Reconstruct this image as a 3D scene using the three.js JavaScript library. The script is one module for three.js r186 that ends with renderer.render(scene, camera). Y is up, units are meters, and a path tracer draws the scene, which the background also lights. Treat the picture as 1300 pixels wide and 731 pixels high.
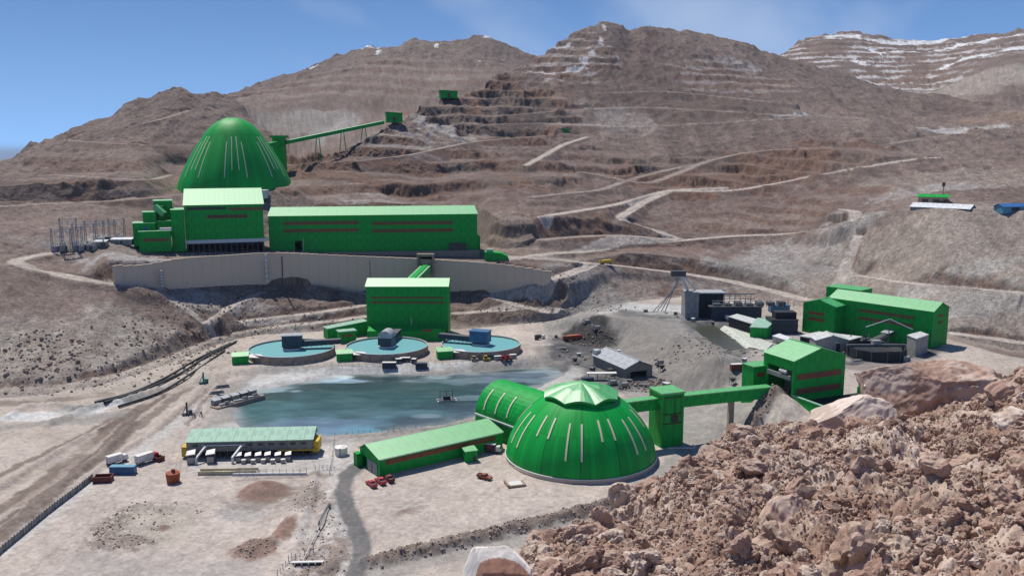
import * as THREE from 'three';
import { mergeGeometries, mergeVertices } from 'three/addons/utils/BufferGeometryUtils.js';
import { RoundedBoxGeometry } from 'three/addons/geometries/RoundedBoxGeometry.js';

// ---------------------------------------------------------------- camera, sky, sun, exposure
const scene = new THREE.Scene();
const EYE = 140, PITCH = 9 * Math.PI / 180, FOCAL = 1126;          // focal length in photo pixels (1300 x 731)
const camera = new THREE.PerspectiveCamera(2 * Math.atan(365.5 / FOCAL) * 180 / Math.PI, 1300 / 731, 0.1, 14000);
camera.position.set(0, EYE, 0);
camera.rotation.x = -PITCH;
const renderer = new THREE.WebGLRenderer({ antialias: true });
renderer.setSize(1024, 575);
renderer.toneMapping = THREE.LinearToneMapping;
renderer.toneMappingExposure = 1.05;
renderer.shadowMap.enabled = true;
renderer.shadowMap.type = THREE.PCFSoftShadowMap;

scene.fog = new THREE.FogExp2(0xc6d4e8, 1.6e-5);                       // thin mountain air
const rad = Math.PI / 180;
const SUN_AZ = -35 * rad, SUN_EL = 61 * rad;                        // ahead of the camera, to the left
const sunDir = new THREE.Vector3(Math.sin(SUN_AZ) * Math.cos(SUN_EL), Math.sin(SUN_EL), -Math.cos(SUN_AZ) * Math.cos(SUN_EL));
const sun = new THREE.DirectionalLight(new THREE.Color(1.0, 0.94, 0.85), 5);
sun.target.position.set(60, 0, -550);
sun.position.copy(sun.target.position).addScaledVector(sunDir, 1500);
sun.castShadow = true;
sun.shadow.mapSize.set(4096, 4096);
Object.assign(sun.shadow.camera, { left: -900, right: 900, top: 900, bottom: -900, near: 10, far: 4000 });
scene.add(sun, sun.target);

// ---------------------------------------------------------------- noise
function mulberry(a) { return () => { a |= 0; a = a + 0x6D2B79F5 | 0; let t = Math.imul(a ^ a >>> 15, 1 | a); t = t + Math.imul(t ^ t >>> 7, 61 | t) ^ t; return ((t ^ t >>> 14) >>> 0) / 4294967296; }; }
const NT = new Float32Array(65536); { const r = mulberry(7); for (let i = 0; i < 65536; i++) NT[i] = r() * 2 - 1; }
function vn(x, y) {                                                 // value noise, -1 to 1
  const xi = Math.floor(x), yi = Math.floor(y); let u = x - xi, v = y - yi;
  u = u * u * u * (u * (u * 6 - 15) + 10); v = v * v * v * (v * (v * 6 - 15) + 10);
  const a = xi & 255, b = (xi + 1) & 255, c = (yi & 255) << 8, e = ((yi + 1) & 255) << 8;
  const p = NT[a | c], q = NT[b | c], r = NT[a | e], s = NT[b | e];
  return p + (q - p) * u + (r - p + (p - q - r + s) * u) * v;
}
function fbm(x, y, o) { let s = 0, a = 0.5; for (let i = 0; i < o; i++) { s += a * vn(x, y); const t = x; x = (x * 0.8 - y * 0.6) * 2.03 + 17.3; y = (t * 0.6 + y * 0.8) * 2.03 + 5.1; a *= 0.5; } return s; }
function ridged(x, y, o) { let s = 0, a = 0.5; for (let i = 0; i < o; i++) { const n = 1 - Math.abs(vn(x, y)) * 1.6; s += a * n * n; const t = x; x = (x * 0.8 - y * 0.6) * 2.1 + 7.7; y = (t * 0.6 + y * 0.8) * 2.1 + 3.9; a *= 0.5; } return s; }
const sstep = (a, b, x) => { const t = Math.min(1, Math.max(0, (x - a) / (b - a))); return t * t * (3 - 2 * t); };
const lerp = (a, b, t) => a + (b - a) * t;

// ---------------------------------------------------------------- sky: clear blue with thin cirrus, brighter towards the horizon
{
  const W = 1024, Hh = 512, data = new Float32Array(W * Hh * 4);
  for (let j = 0; j < Hh; j++) {
    const el = ((j + 0.5) / Hh - 0.5) * Math.PI;
    for (let i = 0; i < W; i++) {
      const a = ((i + 0.5) / W - 0.5) * 2 * Math.PI;                 // direction of this texel
      const dx = Math.cos(el) * Math.cos(a), dy = Math.sin(el), dz = Math.cos(el) * Math.sin(a);
      const cs = dx * sunDir.x + dy * sunDir.y + dz * sunDir.z;
      let r, g, b;
      {
        const e = Math.max(0, dy), k = Math.exp(-e / 0.17);
        r = lerp(0.012, 0.29, k); g = lerp(0.078, 0.55, k); b = lerp(0.29, 0.99, k);
        const glow = 0.06 * Math.pow(Math.max(0, cs), 6) + 0.015 * Math.max(0, cs);
        r += glow; g += glow; b += glow;
        // cirrus streaks high up, drawn out along one direction of the sky
        const px = dx / (dy + 0.22), pz = dz / (dy + 0.22);
        let c = fbm(px * 0.9 + 0.3 * pz + 2.05, pz * 0.35 + 4.6, 5) + 0.35 * fbm(px * 5 + pz * 2, pz * 2.2, 4);
        c = sstep(0.02, 0.6, c) * sstep(0.03, 0.14, dy) * 0.33;
        r = lerp(r, 0.80, c); g = lerp(g, 0.85, c); b = lerp(b, 0.92, c);
        const low = sstep(0.1, 0.9, -dy); r = lerp(r, 0.2, low); g = lerp(g, 0.2, low); b = lerp(b, 0.2, low);   // haze below the horizon
      }
      const o = (j * W + i) * 4; data[o] = r; data[o + 1] = g; data[o + 2] = b; data[o + 3] = 1;
    }
  }
  const sky = new THREE.DataTexture(data, W, Hh, THREE.RGBAFormat, THREE.FloatType);
  sky.mapping = THREE.EquirectangularReflectionMapping; sky.magFilter = THREE.LinearFilter; sky.minFilter = THREE.LinearFilter; sky.wrapS = THREE.RepeatWrapping; sky.needsUpdate = true;
  scene.background = sky; scene.environment = sky;
  scene.backgroundIntensity = 1; scene.environmentIntensity = 1;
}

// ---------------------------------------------------------------- surveying helpers: photo bearings turned into places
const CP = Math.cos(PITCH), SP = Math.sin(PITCH);
function bearing(px, py) { const x = (px - 650) / FOCAL, y = -(py - 365.5) / FOCAL; return [x, y * CP - SP, -(CP + y * SP)]; }
function G(px, py, h = 0) { const r = bearing(px, py), t = (h - EYE) / r[1]; return new THREE.Vector3(r[0] * t, h, r[2] * t); }     // on the level h
function D(px, py, d) { const r = bearing(px, py), t = d / Math.hypot(r[0], r[2]); return new THREE.Vector3(r[0] * t, EYE + r[1] * t, r[2] * t); } // at the range d
function yAt(P, px, py) { const r = bearing(px, py); return EYE + r[1] * Math.hypot(P.x, P.z) / Math.hypot(r[0], r[2]); }          // height over P
// ---------------------------------------------------------------- terrain: crest and toe lines of the relief, each a row of [px, py, range] or [px, py, 0, height]
const TOP = [[142, 338, 690], [175, 338, 700], [230, 329, 714], [290, 325, 726], [340, 322, 732], [450, 326, 730], [560, 331, 724], [640, 337, 716], [700, 346, 708]];   // rim of the mill terrace
const FOOT = { 142: 362, 175: 365, 230: 366, 290: 362, 340: 361, 450: 369, 560: 373, 640: 369, 700: 357 };
const topPts = TOP.map(([px, py, d]) => D(px, py, d));
const rng = (p) => Math.hypot(p.x, p.z);
const LINES = [
  [[-500, 520, 0, 0], [0, 505, 0, 0], [60, 500, 0, 0], [120, 490, 0, 0], [200, 466, 0, 0], [280, 436, 0, 0], [330, 425, 0, 2.5], [420, 420, 0, 2.5], [570, 418, 0, 2.5], [650, 412, 0, 4], [700, 407, 0, 6], [760, 390, 0, 14], [830, 380, 0, 14], [900, 376, 0, 14], [1000, 388, 0, 14], [1100, 404, 0, 14], [1210, 432, 0, 14], [1300, 455, 0, 14], [1800, 500, 0, 14]],
  [[-500, 360, 700], [0, 338, 715], [20, 335, 720], [60, 347, 715], [110, 357, 692], ...TOP.map(([px], i) => [px, FOOT[px], rng(topPts[i]) - 1.5]), [725, 345, 730], [760, 338, 758], [800, 335, 792], [870, 345, 812], [940, 358, 802], [1010, 374, 772], [1060, 385, 748], [1100, 396, 726], [1210, 424, 664], [1300, 446, 670], [1800, 480, 670]],
  [[-500, 352, 725], [0, 333, 735], [20, 331, 740], [60, 336, 738], [110, 342, 712], ...TOP.map(([px, py], i) => [px, py, rng(topPts[i]) + 1.5]), [725, 339, 740], [760, 331, 770], [800, 321, 806], [870, 327, 827], [940, 339, 817], [1010, 357, 787], [1060, 374, 763], [1100, 386, 744], [1210, 400, 690], [1300, 415, 695], [1800, 440, 695]],
  [[-500, 310, 800], [0, 300, 800], [100, 292, 800], [170, 292, 815], [240, 303, 840], [350, 306, 840], [500, 306, 840], [600, 307, 840], [640, 316, 785], [700, 312, 795], [760, 313, 825], [830, 312, 858], [900, 316, 862], [1000, 331, 838], [1060, 340, 812], [1100, 348, 790], [1210, 350, 740], [1300, 352, 740], [1800, 380, 740]],
  [[-500, 270, 900], [0, 256, 905], [100, 255, 905], [170, 252, 905], [225, 245, 900], [300, 243, 900], [375, 244, 900], [400, 254, 890], [450, 257, 890], [600, 262, 890], [640, 276, 808], [700, 277, 818], [760, 281, 848], [830, 298, 880], [900, 300, 895], [1000, 303, 892], [1060, 293, 868], [1090, 276, 852], [1150, 267, 838], [1210, 265, 826], [1300, 268, 826], [1800, 290, 826]],
  [[-500, 250, 930], [0, 236, 918], [100, 231, 918], [170, 226, 922], [225, 222, 1050], [300, 212, 1070], [375, 214, 1010], [420, 214, 990], [500, 214, 1005], [600, 214, 1025], [700, 236, 955], [760, 244, 970], [830, 252, 990], [900, 252, 1000], [1000, 252, 990], [1090, 262, 900], [1150, 259, 885], [1210, 256, 880], [1300, 258, 885], [1800, 280, 885]],
  [[-500, 235, 1100], [0, 217, 1100], [100, 192, 1130], [170, 168, 1180], [225, 155, 1230], [300, 160, 1260], [350, 180, 1170], [380, 203, 1060], [420, 203, 1020], [500, 184, 1060], [600, 164, 1170], [700, 166, 1220], [800, 166, 1250], [900, 166, 1250], [1000, 164, 1250], [1100, 172, 1240], [1210, 190, 1200], [1300, 196, 1180], [1800, 230, 1150]],
  [[-500, 300, 1400], [-100, 232, 1400], [0, 201, 1390], [50, 178, 1390], [100, 161, 1390], [140, 147, 1390], [160, 131, 1390], [185, 125, 1390], [205, 114, 1390], [225, 111, 1390], [245, 117, 1390], [265, 116, 1390], [290, 120, 1400], [330, 158, 1340], [380, 196, 1110], [420, 192, 1060], [460, 172, 1090], [500, 151, 1140], [560, 126, 1260], [640, 96, 1430], [665, 80, 1500], [690, 66, 1580], [715, 50, 1640], [740, 39, 1670], [770, 30, 1700], [785, 33, 1710], [800, 37, 1720], [815, 34, 1730], [830, 33, 1760], [870, 38, 1800], [900, 45, 1820], [945, 55, 1820], [980, 70, 1820], [1040, 84, 1820], [1100, 102, 1800], [1160, 116, 1760], [1200, 122, 1720], [1250, 126, 1660], [1300, 132, 1600], [1800, 180, 1500]],
  [[-500, 330, 1650], [-100, 262, 1650], [0, 235, 1650], [100, 195, 1650], [225, 150, 1650], [290, 140, 1600], [330, 139, 1600], [380, 137, 1600], [420, 137, 1600], [460, 140, 1600], [560, 140, 1600], [640, 130, 1750], [700, 110, 1900], [770, 75, 2000], [900, 90, 2150], [1000, 110, 2200], [1100, 132, 2150], [1200, 136, 2050], [1300, 138, 1950], [1800, 190, 1900]],
  [[-500, 330, 2000], [0, 240, 2000], [225, 160, 2000], [290, 128, 2000], [380, 108, 2050], [460, 88, 2100], [530, 80, 2150], [620, 82, 2200], [680, 95, 2250], [770, 105, 2500], [900, 110, 2700], [1000, 95, 2900], [1100, 100, 2900], [1180, 108, 2700], [1240, 92, 2600], [1300, 84, 2550], [1800, 100, 2600]],
  [[-500, 330, 2400], [0, 240, 2400], [225, 150, 2400], [290, 119, 2350], [300, 115, 2350], [340, 103, 2350], [375, 91, 2400], [390, 84, 2400], [415, 74, 2430], [432, 66, 2450], [460, 63, 2480], [500, 54, 2500], [530, 47, 2550], [570, 51, 2600], [605, 48, 2620], [620, 43, 2650], [640, 50, 2650], [680, 67, 2650], [720, 85, 2650], [770, 95, 3000], [900, 95, 3300], [960, 85, 3500], [985, 72, 3600], [1005, 56, 3700], [1030, 46, 3800], [1050, 40, 3850], [1080, 37, 3900], [1105, 41, 3900], [1140, 46, 3900], [1180, 50, 3900], [1220, 47, 3900], [1260, 42, 3900], [1300, 37, 3900], [1400, 30, 3900], [1800, 40, 3900]],
  [[-500, 380, 4000], [0, 300, 4000], [290, 190, 4000], [620, 150, 4200], [770, 160, 4500], [1000, 130, 5600], [1080, 110, 5800], [1300, 105, 5800], [1800, 120, 5800]],
];
const AZ0 = -47 * rad, AZ1 = 47 * rad, NAZ = 1600, NL = LINES.length;
const LD = [], LE = [];                                             // range and slope of sight of every line on a fine row of bearings
for (const L of LINES) {
  const k = L.map(([px, py, d, h]) => { const p = d ? D(px, py, d) : G(px, py, h); return [Math.atan2(p.x, -p.z), rng(p), (p.y - EYE) / rng(p)]; });
  const n = k.length, del = [[], []], m = [[], []];
  for (const c of [0, 1]) {                                         // monotone cubic through the knots
    for (let i = 0; i < n - 1; i++) del[c][i] = (k[i + 1][c + 1] - k[i][c + 1]) / (k[i + 1][0] - k[i][0]);
    for (let i = 0; i < n; i++) { const a = del[c][i - 1], b = del[c][i]; m[c][i] = a === undefined || b === undefined || a * b <= 0 ? 0 : 2 * a * b / (a + b); }
  }
  const od = new Float32Array(NAZ + 1), oe = new Float32Array(NAZ + 1); let s = 0;
  for (let i = 0; i <= NAZ; i++) {
    const az = lerp(AZ0, AZ1, i / NAZ);
    while (s < n - 2 && az > k[s + 1][0]) s++;
    const w = k[s + 1][0] - k[s][0], t = Math.min(1, Math.max(0, (az - k[s][0]) / w)), t2 = t * t, t3 = t2 * t;
    const f = (c) => (2 * t3 - 3 * t2 + 1) * k[s][c + 1] + (t3 - 2 * t2 + t) * w * m[c][s] + (3 * t2 - 2 * t3) * k[s + 1][c + 1] + (t3 - t2) * w * m[c][s + 1];
    od[i] = f(0); oe[i] = f(1);
  }
  LD.push(od); LE.push(oe);
}
for (let i = 0; i <= NAZ; i++) for (let l = 1; l < NL; l++) if (LD[l][i] < LD[l - 1][i] + 2) LD[l][i] = LD[l - 1][i] + 2;

// polygons and polylines on the ground plan
const P2 = (pts, h = 0) => pts.map(([px, py]) => { const g = G(px, py, h); return [g.x, g.z]; });
function bounds(pts, pad) { let a = 1e9, b = -1e9, c = 1e9, d = -1e9; for (const p of pts) { a = Math.min(a, p[0]); b = Math.max(b, p[0]); c = Math.min(c, p[1]); d = Math.max(d, p[1]); } return [a - pad, b + pad, c - pad, d + pad]; }
function segDist(x, z, a, b) { const ux = b[0] - a[0], uz = b[1] - a[1], t = Math.min(1, Math.max(0, ((x - a[0]) * ux + (z - a[1]) * uz) / (ux * ux + uz * uz + 1e-9))); return [Math.hypot(x - a[0] - ux * t, z - a[1] - uz * t), t]; }
function polySD(x, z, pts) {                                        // signed distance, negative inside
  let d = 1e9, ins = false;
  for (let i = 0, j = pts.length - 1; i < pts.length; j = i++) {
    d = Math.min(d, segDist(x, z, pts[j], pts[i])[0]);
    if ((pts[i][1] > z) !== (pts[j][1] > z) && x < (pts[j][0] - pts[i][0]) * (z - pts[i][1]) / (pts[j][1] - pts[i][1]) + pts[i][0]) ins = !ins;
  }
  return ins ? -d : d;
}
function lineDist(x, z, pts) { let d = 1e9, s = 0; for (let i = 0; i < pts.length - 1; i++) { const r = segDist(x, z, pts[i], pts[i + 1]); if (r[0] < d) { d = r[0]; s = i + r[1]; } } return [d, s]; }

const TERRACE = P2([[690, 390], [740, 396], [778, 404], [812, 408], [836, 415], [868, 431], [899, 455], [940, 474], [972, 500], [1006, 524], [1100, 552], [1300, 590], [1900, 560], [1900, 380], [1300, 372], [1000, 358], [800, 356], [690, 374]], 14);
const PAD = P2([[255, 478], [300, 470], [340, 467], [430, 464], [560, 462], [672, 458], [706, 446], [712, 420], [720, 380], [500, 380], [250, 425]], 2.5);
const POND = P2([[299, 526], [306, 512], [318, 497], [345, 492], [400, 484], [425, 477], [470, 474], [520, 475], [560, 477], [606, 471], [672, 467], [707, 466], [716, 476], [690, 488], [662, 500], [640, 512], [600, 530], [560, 541], [500, 548], [470, 551], [430, 553], [385, 552], [350, 548], [330, 545], [312, 541]], -1.5);
const SMALL_POND = P2([[880, 416], [905, 413], [918, 420], [935, 432], [948, 444], [925, 447], [905, 436]], 12);
const bT = bounds(TERRACE, 60), bP = bounds(PAD, 20), bW = bounds(POND, 40), bS = bounds(SMALL_POND, 20);
const inb = (x, z, b) => x > b[0] && x < b[1] && z > b[2] && z < b[3];

const PILES = [];   // round heaps [x, z, radius, height]
const BERMS = [];   // long heaps {pts, w, h}
function yardHeight(x, z) {
  let h = 0.12 * fbm(x * 0.06, z * 0.06, 3);
  if (inb(x, z, bP)) { const s = polySD(x, z, PAD) + 1.5 * vn(x * 0.12, z * 0.12); h = lerp(h, 2.5, 1 - sstep(-1, 8, s)); }
  if (inb(x, z, bW)) { const s = polySD(x, z, POND) + 2 * vn(x * 0.07, z * 0.07); h = lerp(h, -4, 1 - sstep(-8, 8, s)); }
  if (inb(x, z, bT)) {
    const s = polySD(x, z, TERRACE) + 5 * fbm(x * 0.03, z * 0.03, 3);
    const k = 1 - Math.min(1, Math.max(0, s / 25)), g = k > 0 && k < 1 ? 1.1 * vn(x * 0.16, z * 0.1) * Math.sin(k * Math.PI) + 0.8 * vn(x * 0.4 + 9, z * 0.3) * Math.sin(k * Math.PI) : 0;
    h = lerp(h, 14, k) + g;
  }
  if (inb(x, z, bS)) { const s = polySD(x, z, SMALL_POND) + vn(x * 0.2, z * 0.2); h -= 3.5 * (1 - sstep(-3, 4, s)); }
  for (const p of PILES) { const r = Math.hypot(x - p[0], z - p[1]) / p[2]; if (r < 1.6) { const q = r + 0.16 * vn(x * 3 / p[2] + p[0], z * 3 / p[2]); h += p[3] * (1 - sstep(-.1, 1.05, q)) * (1 + 0.06 * vn(x * 0.9, z * 0.9)); } }
  for (const b of BERMS) if (inb(x, z, b.b)) { const d = lineDist(x, z, b.pts)[0] * (1 + 0.2 * vn(x * 0.3, z * 0.3)); if (d < b.w) h += b.h * (1 - sstep(b.w * 0.12, b.w, d)) * (0.9 + 0.25 * vn(x * 0.5, z * 0.5)); }
  return h;
}
const LEDGE = 1.9, TOE = 225;                                       // the hill the camera stands on
function lineAt(az) { return Math.min(NAZ - 0.001, Math.max(0, (az - AZ0) / (AZ1 - AZ0) * NAZ)); }
function baseHeight(x, z) {                                         // relief without roads and fine noise: [height, place among the lines]
  const d = Math.hypot(x, z), f = lineAt(Math.atan2(x, -z)), i = Math.floor(f), u = f - i;
  const dl = (l) => lerp(LD[l][i], LD[l][i + 1], u), hl = (l) => EYE + lerp(LE[l][i], LE[l][i + 1], u) * dl(l);
  const d0 = dl(0);
  if (d < d0) {
    let h = d > 180 ? yardHeight(x, z) : 0;
    if (d < TOE + 10) { const k = d < 2.6 ? EYE - LEDGE : lerp(EYE - LEDGE, 0, Math.min(1, (d - 2.6) / (TOE - 2.6))); h = Math.max(h, k); }
    return [lerp(h, hl(0), sstep(d0 - 22, d0, d)), -1 + d / d0];
  }
  for (let l = 0; l < NL - 1; l++) { const a = dl(l), b = dl(l + 1); if (d <= b) { const t = (d - a) / (b - a); return [lerp(hl(l), hl(l + 1), t), l + t]; } }
  return [hl(NL - 1), NL - 1];
}
function T(px, py) {                                                // the place on the relief that a bearing meets
  const r = bearing(px, py), q = Math.hypot(r[0], r[2]); let d = 228, pd = d, ph = 1;
  for (; d < 5600; d *= 1.004) {
    const x = r[0] / q * d, z = r[2] / q * d, g = EYE + r[1] / q * d - baseHeight(x, z)[0];
    if (g < 0) { const t = ph / (ph - g), dd = lerp(pd, d, t); return new THREE.Vector3(r[0] / q * dd, EYE + r[1] / q * dd, r[2] / q * dd); }
    pd = d; ph = g;
  }
  return D(px, py, 3000);
}

// ---- heaps and berms of the yard
const berm = (px, w, h, lvl = 0) => { const pts = P2(px, lvl); BERMS.push({ pts, w, h, b: bounds(pts, w + 2) }); return pts; };
const ROADBERM = berm([[470, 716], [540, 700], [620, 681], [700, 662], [760, 646], [820, 628], [862, 610], [905, 586], [945, 562], [985, 545], [1020, 535]], 6, 3.2);
berm([[0, 619], [40, 594], [86, 566], [120, 549], [146, 536], [170, 522]], 3.5, 1.6);
berm([[-40, 700], [0, 677], [40, 646], [78, 618], [118, 585], [150, 557], [165, 538]], 4, 2);
berm([[-60, 715], [0, 688], [60, 640], [120, 598], [160, 570], [200, 545], [230, 520], [262, 495]], 3, 1.3);
berm([[60, 540], [110, 520], [160, 508], [200, 495]], 5, 2.2);
berm([[10, 530], [30, 517], [70, 514], [100, 520]], 4, 2);
berm([[128, 692], [140, 676], [152, 655], [170, 640], [200, 636]], 3, 0.7);
berm([[128, 693], [150, 696], [180, 694], [205, 680]], 3, 0.6);
berm([[375, 655], [364, 675], [352, 690]], 6, 2.2);
berm([[400, 600], [393, 640], [385, 668], [372, 700], [365, 731]], 3, 1.4);
berm([[412, 640], [428, 670], [432, 695], [422, 718], [400, 731]], 4, 1.5);
berm([[500, 654], [520, 646], [538, 642]], 2, 0.9);
berm([[425, 553], [480, 552], [520, 547], [560, 543], [606, 530]], 2.2, 1.4);
berm([[275, 500], [262, 520], [250, 540]], 2.5, 1.2);
berm([[700, 412], [725, 420], [760, 434], [780, 444]], 6, 2.5);
for (const [px, py, r, h] of [[335, 621, 11, 3.2], [322, 694, 8, 2.4], [207, 669, 2.2, 1], [745, 431, 15, 5], [765, 434, 12, 4.5], [725, 444, 9, 2.5], [700, 436, 8, 2], [812, 490, 9, 2.4], [835, 486, 8, 2.5], [790, 484, 7, 2]]) { const g = G(px, py, 0); PILES.push([g.x, g.z, r, h]); }
for (const [px, py, r, h, l] of [[905, 488, 24, 9, 3], [762, 388, 16, 5, 14], [745, 391, 18, 3, 14], [915, 545, 26, 4, 0], [985, 540, 22, 7, 4]]) { const g = G(px, py, l); PILES.push([g.x, g.z, r, h]); }

// ---- haul roads and single benches cut into the slopes: [half width, [px, py] ...]
const ROADS = [
  ['r', 5, [62, 322], [30, 328], [20, 333], [40, 341], [70, 348], [110, 356], [160, 363], [200, 366]],
  ['r', 6, [640, 326], [680, 328], [720, 331], [748, 336], [738, 342], [715, 350], [690, 357], [660, 366], [630, 372]],
  ['r', 6, [745, 334], [790, 338], [830, 343], [870, 348], [930, 358], [990, 372], [1020, 380]],
  ['r', 5, [640, 330], [700, 322], [740, 320], [800, 312], [860, 306], [930, 300], [1000, 297], [1050, 290], [1080, 280], [1086, 270], [1070, 266]],
  ['r', 5, [690, 275], [740, 267], [790, 258], [830, 247], [850, 242], [880, 240], [920, 238]],
  ['r', 5, [850, 243], [820, 256], [800, 268], [790, 278], [830, 292], [860, 303]],
  ['r', 5, [850, 243], [930, 242], [990, 232], [1040, 222], [1100, 212], [1150, 204], [1190, 200]],
  ['r', 4, [668, 210], [690, 198], [715, 184], [745, 174]],
  ['r', 4, [1060, 372], [1072, 345], [1082, 318], [1090, 300]],
  ['r', 3, [205, 372], [240, 395], [262, 412], [275, 425]],
  ['r', 3, [262, 410], [300, 385], [330, 372]],
  ['r', 3, [400, 362], [430, 367], [462, 373]],
  ['r', 4, [310, 408], [380, 400], [430, 393], [460, 388]],
  ['r', 4, [300, 424], [360, 414], [420, 408], [462, 402]],
  ['r', 4, [580, 398], [640, 394], [700, 392], [735, 398]],
  ['r', 4, [620, 376], [660, 388], [700, 398]],
  ['r', 5, [1215, 424], [1260, 430], [1300, 436]],
  ['r', 3, [1090, 350], [1160, 360], [1300, 372]],
  ['b', 9, [-40, 503], [0, 500], [55, 498]],
  ['b', 9, [70, 497], [120, 487], [160, 476], [200, 463], [240, 447], [282, 430]],
  ['b', 5, [0, 262], [60, 258], [120, 256], [200, 250]],
  ['b', 4, [70, 181], [110, 170], [150, 163], [200, 152], [240, 140]],
  ['b', 4, [60, 176], [130, 181], [190, 184], [250, 184]],
  ['b', 4, [0, 226], [60, 222], [120, 225], [180, 228], [215, 222]],
  ['b', 5, [675, 250], [720, 245], [760, 241], [800, 228], [850, 215], [880, 209]],
  ['b', 7, [690, 304], [740, 300], [800, 299], [850, 304]],
  ['b', 6, [740, 218], [780, 226], [820, 232], [860, 220], [900, 204], [960, 192], [1040, 188]],
  ['b', 4, [640, 146], [720, 140], [800, 136], [900, 140], [1000, 146], [1100, 150]],
  ['b', 4, [700, 158], [800, 160], [900, 156], [1000, 150], [1040, 146]],
  ['b', 4, [760, 118], [850, 116], [930, 124], [1010, 132]],
  ['b', 3, [1130, 182], [1200, 172], [1250, 168]],
  ['b', 4, [600, 158], [680, 156], [760, 158]],
  ['b', 4, [450, 205], [520, 196], [600, 180], [690, 172]],
];
const roadStamps = ROADS.map(([kind, w, ...pts]) => {
  const kn = pts.map(([px, py]) => T(px, py)), fine = [];
  const c = new THREE.CatmullRomCurve3(kn, false, 'centripetal'), n = kn.length * 4;
  for (let i = 0; i <= n; i++) fine.push(c.getPoint(i / n));
  const pl = fine.map((p) => [p.x, p.z]);
  if (kind === 'r') w *= 1.2;
  return { kind, w, pl, y: fine.map((p) => p.y), b: bounds(pl, w + (kind === 'b' ? 26 : 20)) };
});
// ---- stepped pit walls: areas where the slope is cut into level benches {centre, radii, turn, step}
const BENCHES = [];
function benches(px, py, rx, rz, turn, step, riser, snow = 0, tilt = 0, amp = .9) { const c = T(px, py); BENCHES.push({ x: c.x, z: c.z, rx, rz, c: Math.cos(turn), s: Math.sin(turn), step, riser, snow, tilt, amp }); }
benches(620, 136, 125, 140, 0, 15, 0.6, 0, 0, 1.5);
benches(540, 215, 190, 90, 0, 15, 0.55, 0, 0, 1.45);
benches(440, 236, 110, 60, 0, 14, 0.5, 0, 0, 1.2);
benches(985, 212, 185, 90, 0, 16, 0.6, 0, 0.10, 1.35); benches(885, 222, 110, 60, 0, 13, 0.6, 0, 0, 1.1); benches(790, 205, 90, 60, 0, 13, .5, 0, 0, .6); benches(1000, 275, 120, 40, 0, 10, .5, 0, 0, .6); benches(740, 262, 70, 40, 0, 11, .5, 0, 0, .8); benches(330, 205, 120, 60, 0, 16, .5, 0, 0, .5); benches(110, 205, 220, 120, 0, 18, .45, 0, 0, .45);
benches(722, 74, 85, 120, 0, 17, 0.5, 0.42, 0, .6);
benches(640, 225, 90, 60, 0, 15, 0.5);
benches(470, 100, 380, 260, 0, 26, 0.4, 0.12, 0, .45);
benches(1070, 70, 620, 700, 0, 26, 0.5, 0.6, 0, .5);
benches(925, 95, 110, 110, 0, 16, 0.5, 0.3, 0, .4);
benches(700, 290, 60, 20, 0, 14, 0.5);

// ---------------------------------------------------------------- ground colours: what lies where (linear base colours)
const C = (r, g, b) => [r, g, b];
const DUST = C(.425, .375, .33), DUSTP = C(.435, .377, .335), SAND = C(.40, .36, .31), GREY = C(.265, .253, .235), WET = C(.055, .057, .061), TAR = C(.125, .125, .125), RUST = C(.20, .12, .09), RUBB = C(.175, .135, .112), WHITE = C(.60, .61, .60), DARKROCK = C(.115, .078, .062), HILL = C(.185, .129, .108), HILL2 = C(.235, .178, .15), HILLD = C(.112, .074, .062), SNOW = C(.80, .82, .85), ROADC = C(.50, .44, .385), COAL = C(.022, .022, .024), PALE = C(.46, .45, .43), BEIGE = C(.35, .298, .252), OCHRE = C(.30, .20, .135);
const PAINT = [];
const area = (col, a, edge, px, lvl = 0, warp = 2.5) => { const pts = P2(px, lvl); PAINT.push({ k: 0, col, a, edge, pts, warp, b: bounds(pts, edge + warp + 2) }); };
const strip = (col, a, w, px, lvl = 0, warp = 1.2) => { const pts = P2(px, lvl); PAINT.push({ k: 1, col, a, w, pts, warp, edge: w * 0.5, b: bounds(pts, w * 2 + warp + 2) }); };
const patch = (col, a, rx, rz, px, py, warp = 0.4, scale = 0) => { const c = T(px, py); PAINT.push({ k: 2, col, a, x: c.x, z: c.z, rx, rz, warp, ws: scale || 3 / Math.min(rx, rz), b: [c.x - rx * 1.8, c.x + rx * 1.8, c.z - rz * 1.8, c.z + rz * 1.8] }); };
// yard
area(DUSTP, 1, 10, [[-80, 731], [240, 520], [300, 440], [330, 470], [260, 560], [430, 560], [640, 540], [640, 600], [820, 630], [640, 690], [420, 760], [0, 780]]);
area(GREY, .8, 8, [[262, 500], [320, 470], [440, 465], [560, 465], [700, 455], [740, 480], [720, 500], [640, 530], [520, 560], [420, 565], [260, 560]]);
area(GREY, .85, 10, [[690, 400], [780, 400], [900, 450], [980, 510], [900, 600], [840, 560], [790, 500], [720, 480], [690, 440]]);
area(GREY, .75, 10, [[700, 380], [860, 385], [1000, 395], [1080, 440], [960, 480], [880, 440], [800, 404]], 14);
area(WHITE, .55, 8, [[800, 384], [870, 388], [940, 398], [960, 410], [900, 412], [850, 404], [760, 398]], 14);
area(WET, .85, 8, [[868, 402], [950, 408], [990, 420], [960, 440], [940, 455], [890, 440], [870, 420]], 14);
area(WET, .95, 12, [[1060, 425], [1160, 425], [1200, 445], [1150, 470], [1060, 470]], 14);
area(COAL, 1, 6, [[718, 424], [765, 422], [790, 436], [775, 444], [735, 440], [712, 434]]);
area(WET, .9, 8, [[700, 430], [770, 442], [850, 480], [846, 492], [800, 496], [760, 480], [740, 462], [700, 448]]);
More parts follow.
